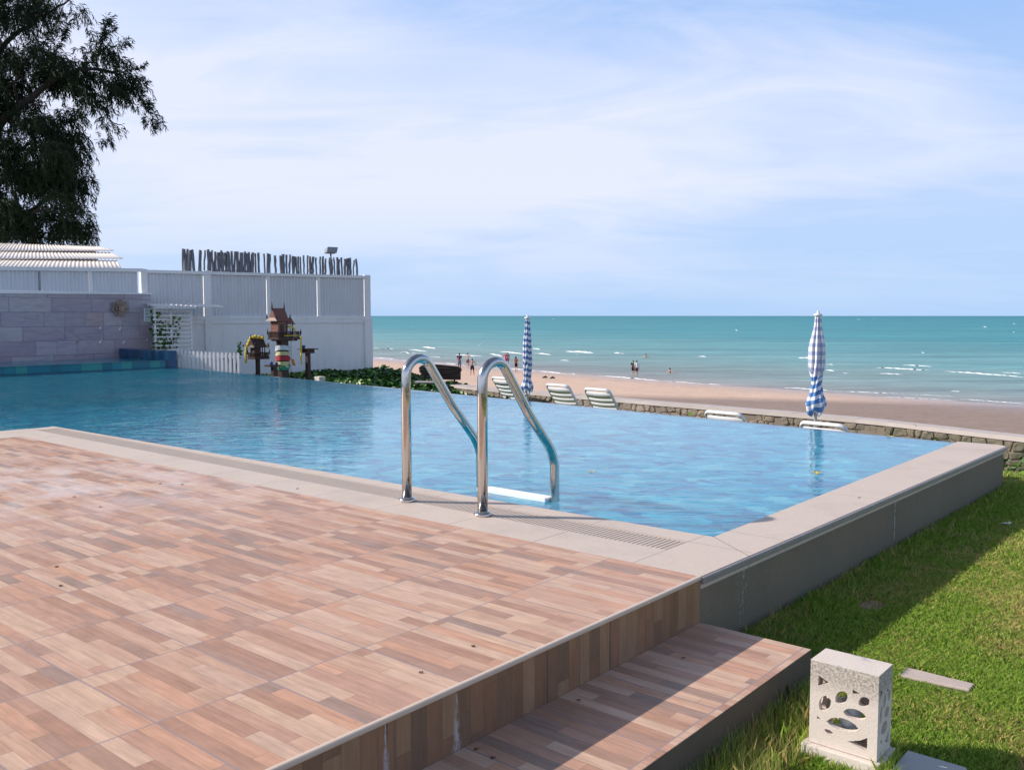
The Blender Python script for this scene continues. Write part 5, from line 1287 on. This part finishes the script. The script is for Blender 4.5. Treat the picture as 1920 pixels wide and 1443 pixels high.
for _ in range(12):
    px = rf.uniform(700, 1920); py = 594 + 70 * rf.random() ** 1.2; l_ = rf.uniform(1.5, 5) * (.4 + (py - 592) / 60); crest(px, py, px + l_, py + rf.uniform(-.2, .4), rf.uniform(.35, .8))
o_ = m.build('wave_foam', M_foam, None, True); tag(o_, 'white foam on the breaking waves and whitecaps', 'foam', kind='stuff')

# ------------------------------------------------------------------ people
def M_cloth(n_, c): return mat(n_, base=c, rough=.85)
M_skin = mat('skin', base=(.42, .22, .14), rough=.55); M_skin2 = mat('skin_pale', base=(.60, .36, .26), rough=.55); M_hair = mat('hair', base=(.012, .010, .010), rough=.6)
M_eye = mat('eye', base=(.02, .02, .02), rough=.2)
def person(px, pyf, hpx, label, skin, top=None, shorts=None, long_legs=False, facing=0, arms='down', stance=.10, sink=0, lean=0, ground=None, long_hair=False, skirt=None):
    g_ = ZS if ground is None else ground
    for _ in range(6):
        wpt = atw(px, pyf, g_)
        dd = (wpt - a0).dot(nland); g_ = max(ZS - .15, bz_(dd)) if ground is None else ground
    sc = hpx * wpt.y / 1700 / 1.7 if hpx else 1.0
    t = bpy.data.objects.new('person', None); C.objects.link(t)
    t.matrix_world = Matrix.Translation((wpt.x, wpt.y, g_ - sink * sc)) @ Matrix.Rotation(facing, 4, 'Z') @ Matrix.Diagonal((sc, sc, sc, 1))
    tag(t, label, 'person', 'people at the water')
    # faces -y; skeleton in metres for a 1.7 m figure
    hip = {s: Vector((s * .085, 0, .90)) for s in (-1, 1)}; ank = {s: Vector((s * stance, (.05 if s > 0 else -.04), .07)) for s in (-1, 1)}
    kne = {s: (hip[s] + ank[s]) / 2 + Vector((0, -.03, .02)) for s in (-1, 1)}
    sho = {s: Vector((s * .185, .0 + lean * .1, 1.40)) for s in (-1, 1)}
    A = {}
    for s in (-1, 1):
        if arms == 'down': A[s] = (Vector((s * .25, .01, 1.12)), Vector((s * .27, -.06, .86)))
        elif arms == 'hips': A[s] = (Vector((s * .40, .08, 1.17)), Vector((s * .21, -.04, 1.00)))
        elif arms == 'out': A[s] = (Vector((s * .30, -.12, 1.20)), Vector((s * .22, -.36, 1.22)))
        elif arms == 'back': A[s] = (Vector((s * .26, .10, 1.14)), Vector((s * .10, .16, .98)))
        elif arms == 'spread': A[s] = (Vector((s * .42, -.05, 1.26)), Vector((s * .60, -.12, 1.20)))
    m = MB()
    for s in (-1, 1):
        m.tube([hip[s] + Vector((0, 0, .04)), hip[s], kne[s].lerp(hip[s], .5), kne[s], kne[s].lerp(ank[s], .35), ank[s]], [.07, .088, .078, .055, .056, .036], 12)
        m.ball(ank[s] + Vector((0, -.05, -.035)), (.042, .12, .035), 10, 6); m.ball(ank[s], .04, 8, 6)
        el, wr = A[s]
        m.tube([sho[s], sho[s].lerp(el, .4), el, el.lerp(wr, .35), wr], [.055, .046, .037, .036, .025], 10); m.ball(sho[s], .058, 10, 8); m.ball(el, .037, 8, 6)
        hd = (wr - el).normalized(); m.ball(wr + hd * .045, (.030, .024, .042), 8, 6)
        side = hd.cross(Vector((0, 1, 0))); side = side.normalized() if side.length > .1 else Vector((1, 0, 0))
        for k, fl2_ in enumerate((.062, .075, .080, .070)):
            b_ = wr + hd * .075 + side * (.018 * (k - 1.5)); m.tube([b_, b_ + hd * fl2_ * .5, b_ + hd * fl2_ + Vector((0, -.018, 0))], [.011, .011, .009], 6)
        th = wr + hd * .03 - side * s * .02 + Vector((0, -.02, 0)); m.tube([th, th + hd * .03 + Vector((0, -.03, 0)), th + hd * .055 + Vector((0, -.04, 0))], [.013, .012, .010], 6)
    m.tube([(0, 0, .86), (0, 0, .95), (0, 0, 1.06), (0, lean * .03, 1.2), (0, lean * .06, 1.34), (0, lean * .1, 1.43), (0, lean * .1, 1.47)], [.13, .15, .125, .145, .165, .12, .06], 16, sq=.68)
    hc = Vector((0, lean * .12 - .01, 1.595))
    m.tube([(0, lean * .1, 1.42), hc - Vector((0, 0, .06))], [.058, .052], 10)
    m.ball(hc, (.074, .092, .112), 14, 12); m.ball(hc + Vector((0, -.03, -.07)), (.05, .055, .045), 10, 8)
    m.ball(hc + Vector((0, -.095, -.02)), (.014, .022, .024), 8, 6)
    for s in (-1, 1): m.ball(hc + Vector((s * .076, .01, -.01)), (.012, .022, .032), 8, 6)
    b = m.build('body', skin, t, True); rm = b.modifiers.new('remesh', 'REMESH'); rm.mode = 'VOXEL'; rm.voxel_size = .011; rm.use_smooth_shade = True
    m = MB(); [m.ball(hc + Vector((s * .03, -.084, .005)), (.012, .008, .008), 8, 6) for s in (-1, 1)]; m.tube([hc + Vector((-.022, -.083, -.055)), hc + Vector((0, -.09, -.056)), hc + Vector((.022, -.083, -.055))], .005, 6); m.build('face_detail', M_eye, b)
    m = MB(); m.ball(hc + Vector((0, .018, .022)), (.083, .094, .112), 14, 12)
    if long_hair: m.tube([hc + Vector((0, .07, .03)), hc + Vector((0, .10, -.10)), hc + Vector((0, .08, -.26))], [.06, .07, .03], 10)
    m.build('hair', M_hair, t, True)
    if top is not None:
        m = MB(); m.tube([(0, 0, .92), (0, 0, 1.06), (0, lean * .03, 1.2), (0, lean * .06, 1.34), (0, lean * .1, 1.435)], [.175, .15, .165, .185, .135], 16, sq=.72)
        for s in (-1, 1): m.tube([sho[s] + Vector((-s * .05, 0, .01)), sho[s], sho[s].lerp(A[s][0], .75)], [.07, .075, .062], 10)
        m.build('shirt', top, t, True)
    if shorts is not None:
        m = MB(); m.tube([(0, 0, .84), (0, 0, .92), (0, 0, 1.0)], [.15, .168, .158], 16, sq=.75)
        for s in (-1, 1): m.tube([hip[s] + Vector((0, 0, .06)), hip[s], kne[s].lerp(hip[s], .15 if not long_legs else -.8)], [.085, .105, .088 if not long_legs else .06], 12)
        m.build('trousers' if long_legs else 'shorts', shorts, t, True)
    if skirt is not None:
        MB().tube([(0, 0, 1.02), (0, 0, .9), (0, 0, .55)], [.15, .19, .26], 16, sq=.8).build('skirt', skirt, t, True)
    return t
purple = M_cloth('purple_cloth', (.10, .015, .07)); grey_ = M_cloth('grey_cloth', (.13, .14, .20)); black = M_cloth('black_cloth', (.012, .012, .018)); pinkc = M_cloth('pink_cloth', (.62, .10, .16)); tan = M_cloth('tan_cloth', (.30, .12, .09)); whitec = M_cloth('white_cloth', (.72, .73, .78)); maroon = M_cloth('maroon_cloth', (.20, .05, .07))
person(861.5, 692, 30, 'person in a purple shirt and grey trousers standing behind the dark timber', M_skin, purple, grey_, True, PI * .9, 'back')
person(877, 689.5, 28, 'bare-chested person in brown shorts at the water edge beside the purple shirt', M_skin2, None, tan, False, PI, 'out')
person(885.5, 703.5, 31.5, 'bare-backed person with hands on hips in black shorts on the sand', M_skin, None, black, False, PI, 'hips', .17)
person(948, 685, 24.5, 'person in a pink patterned dress standing in the shallows', M_skin2, pinkc, None, False, 0, 'hips', skirt=pinkc)
person(952, 684, 23, 'person in a tan top standing right beside the pink dress', M_skin2, tan, pinkc, False, PI, 'down')
person(967.5, 697, 29, 'person with long dark hair and black skirt walking left of the striped parasol', M_skin2, tan, black, False, PI * .75, 'down', .10, long_hair=True)
person(1187, 703.6, 28, 'person in a black swimsuit at the left of the couple in the shallows', M_skin2, black, black, False, PI, 'down')
person(1193.5, 705, 29.5, 'person in a white shirt and maroon shorts, right of the couple in the shallows', M_skin2, whitec, maroon, False, PI, 'down')
person(1211, 671, 0, 'farther swimmer splashing with only shoulders above the sea', M_skin2, None, None, False, PI * .8, 'spread', sink=1.05, ground=ZS)
person(1256, 700, 0, 'nearer swimmer chest-deep in the sea facing away', M_skin2, None, None, False, PI * .7, 'spread', sink=1.08, ground=ZS)

# ------------------------------------------------------------------ small litter
def dead_leaf(px, py, z, name, label, mt, s=.012, grp=None):
    p = at(px, py, z); rr = random.Random(int(px * 7 + py)); m = MB(); s = s * (.55 if z > -.3 and s < .013 else 1); leaf(m, (0, 0, .002), s, rr, 0, .25); leaf(m, (s * .9, s * .7, .003), s * .45, rr, 0, .9)
    o_ = m.build(name, mt); o_.matrix_world = FR @ Matrix.Translation(p); o_.modifiers.new('s', 'SOLIDIFY').thickness = .0015; tag(o_, label, 'leaf' if 'leaf' in name else 'flower', grp)
M_dleaf = mat('dead_leaf', base=(.10, .045, .015), rough=.8); M_yleaf = mat('yellow_leaf', base=(.75, .50, .05), rough=.6); M_petal = mat('petal', base=(.75, .75, .70), rough=.6)
for px, py, z, lab in ((1084, 1312, -.178, 'curled brown leaf on the shaded step near the riser middle'), (1254, 1213, -.178, 'small yellowish leaf on the step near its far end'), (1280, 1233, -.178, 'tiny dark leaf on the step below the pool wall corner'), (923, 1420, -.178, 'brown leaf on the step at the bottom of the photo'),
                       (892, 1404, -.178, 'tiny dark crumb-like leaf on the step beside the white salt stain'), (886, 1211, 0, 'twisted brown leaf on the deck near the step edge'), (113, 1098, 0, 'black speck-like leaf on the deck tiles at the left'), (300, 907, 0, 'dark leaf bit on the deck among pale stains'),
                       (341, 908, 0, 'small leaf bit on the deck right of the pale stains'), (557, 916, 0, 'tiny dark leaf on the coping near the deck line'), (788, 1260, 0, 'small dark leaf bit on the deck above the riser'), (1610, 933, 0, 'dark leaf bit on the right-hand coping'),
                       (139, 931, 0, 'reddish leaf bit on the deck at far left'), (187, 950, 0, 'small brown leaf on the deck left of the pale stains'), (105, 1062, 0, 'small brown leaf on the left deck above the black speck')):
    dead_leaf(px, py, z, 'dead_leaf', lab, M_dleaf if 'yellowish' not in lab else M_yleaf, .010 if py > 1150 else .012, 'dead leaves on deck and step')
for px, py, lab, s in ((1668, 817.5, 'yellow leaf caught on the infinity edge near the right corner', .035), (1530, 886, 'yellow leaf floating on the parasol reflection', .028), (1107, 884, 'small yellow leaf floating in the middle of the pool', .018)):
    dead_leaf(px, py, ZW + .003, 'floating_leaf', lab, M_yleaf, s, 'yellow leaves on the water')
dead_leaf(1883, 981, -.29, 'fallen_flower', 'withered white flower lying on the shaded lawn', M_petal, .028)
for px, py, lab in ((1022, 709.5, 'left of two small dark pieces of driftwood on the sand'), (1036, 710.5, 'right of two small dark pieces of driftwood on the sand')):
    w_ = atw(px, py, -5.3); m = MB(); m.tube([(-.25, 0, .04), (0, .05, .12), (.25, 0, .05)], [.07, .10, .05], 8).tube([(0, 0, .1), (.1, .1, .28)], [.05, .02], 6); o_ = m.build('driftwood', M_driftdark, None, True); o_.location = w_ + Vector((0, 0, .05)); tag(o_, lab, 'driftwood')
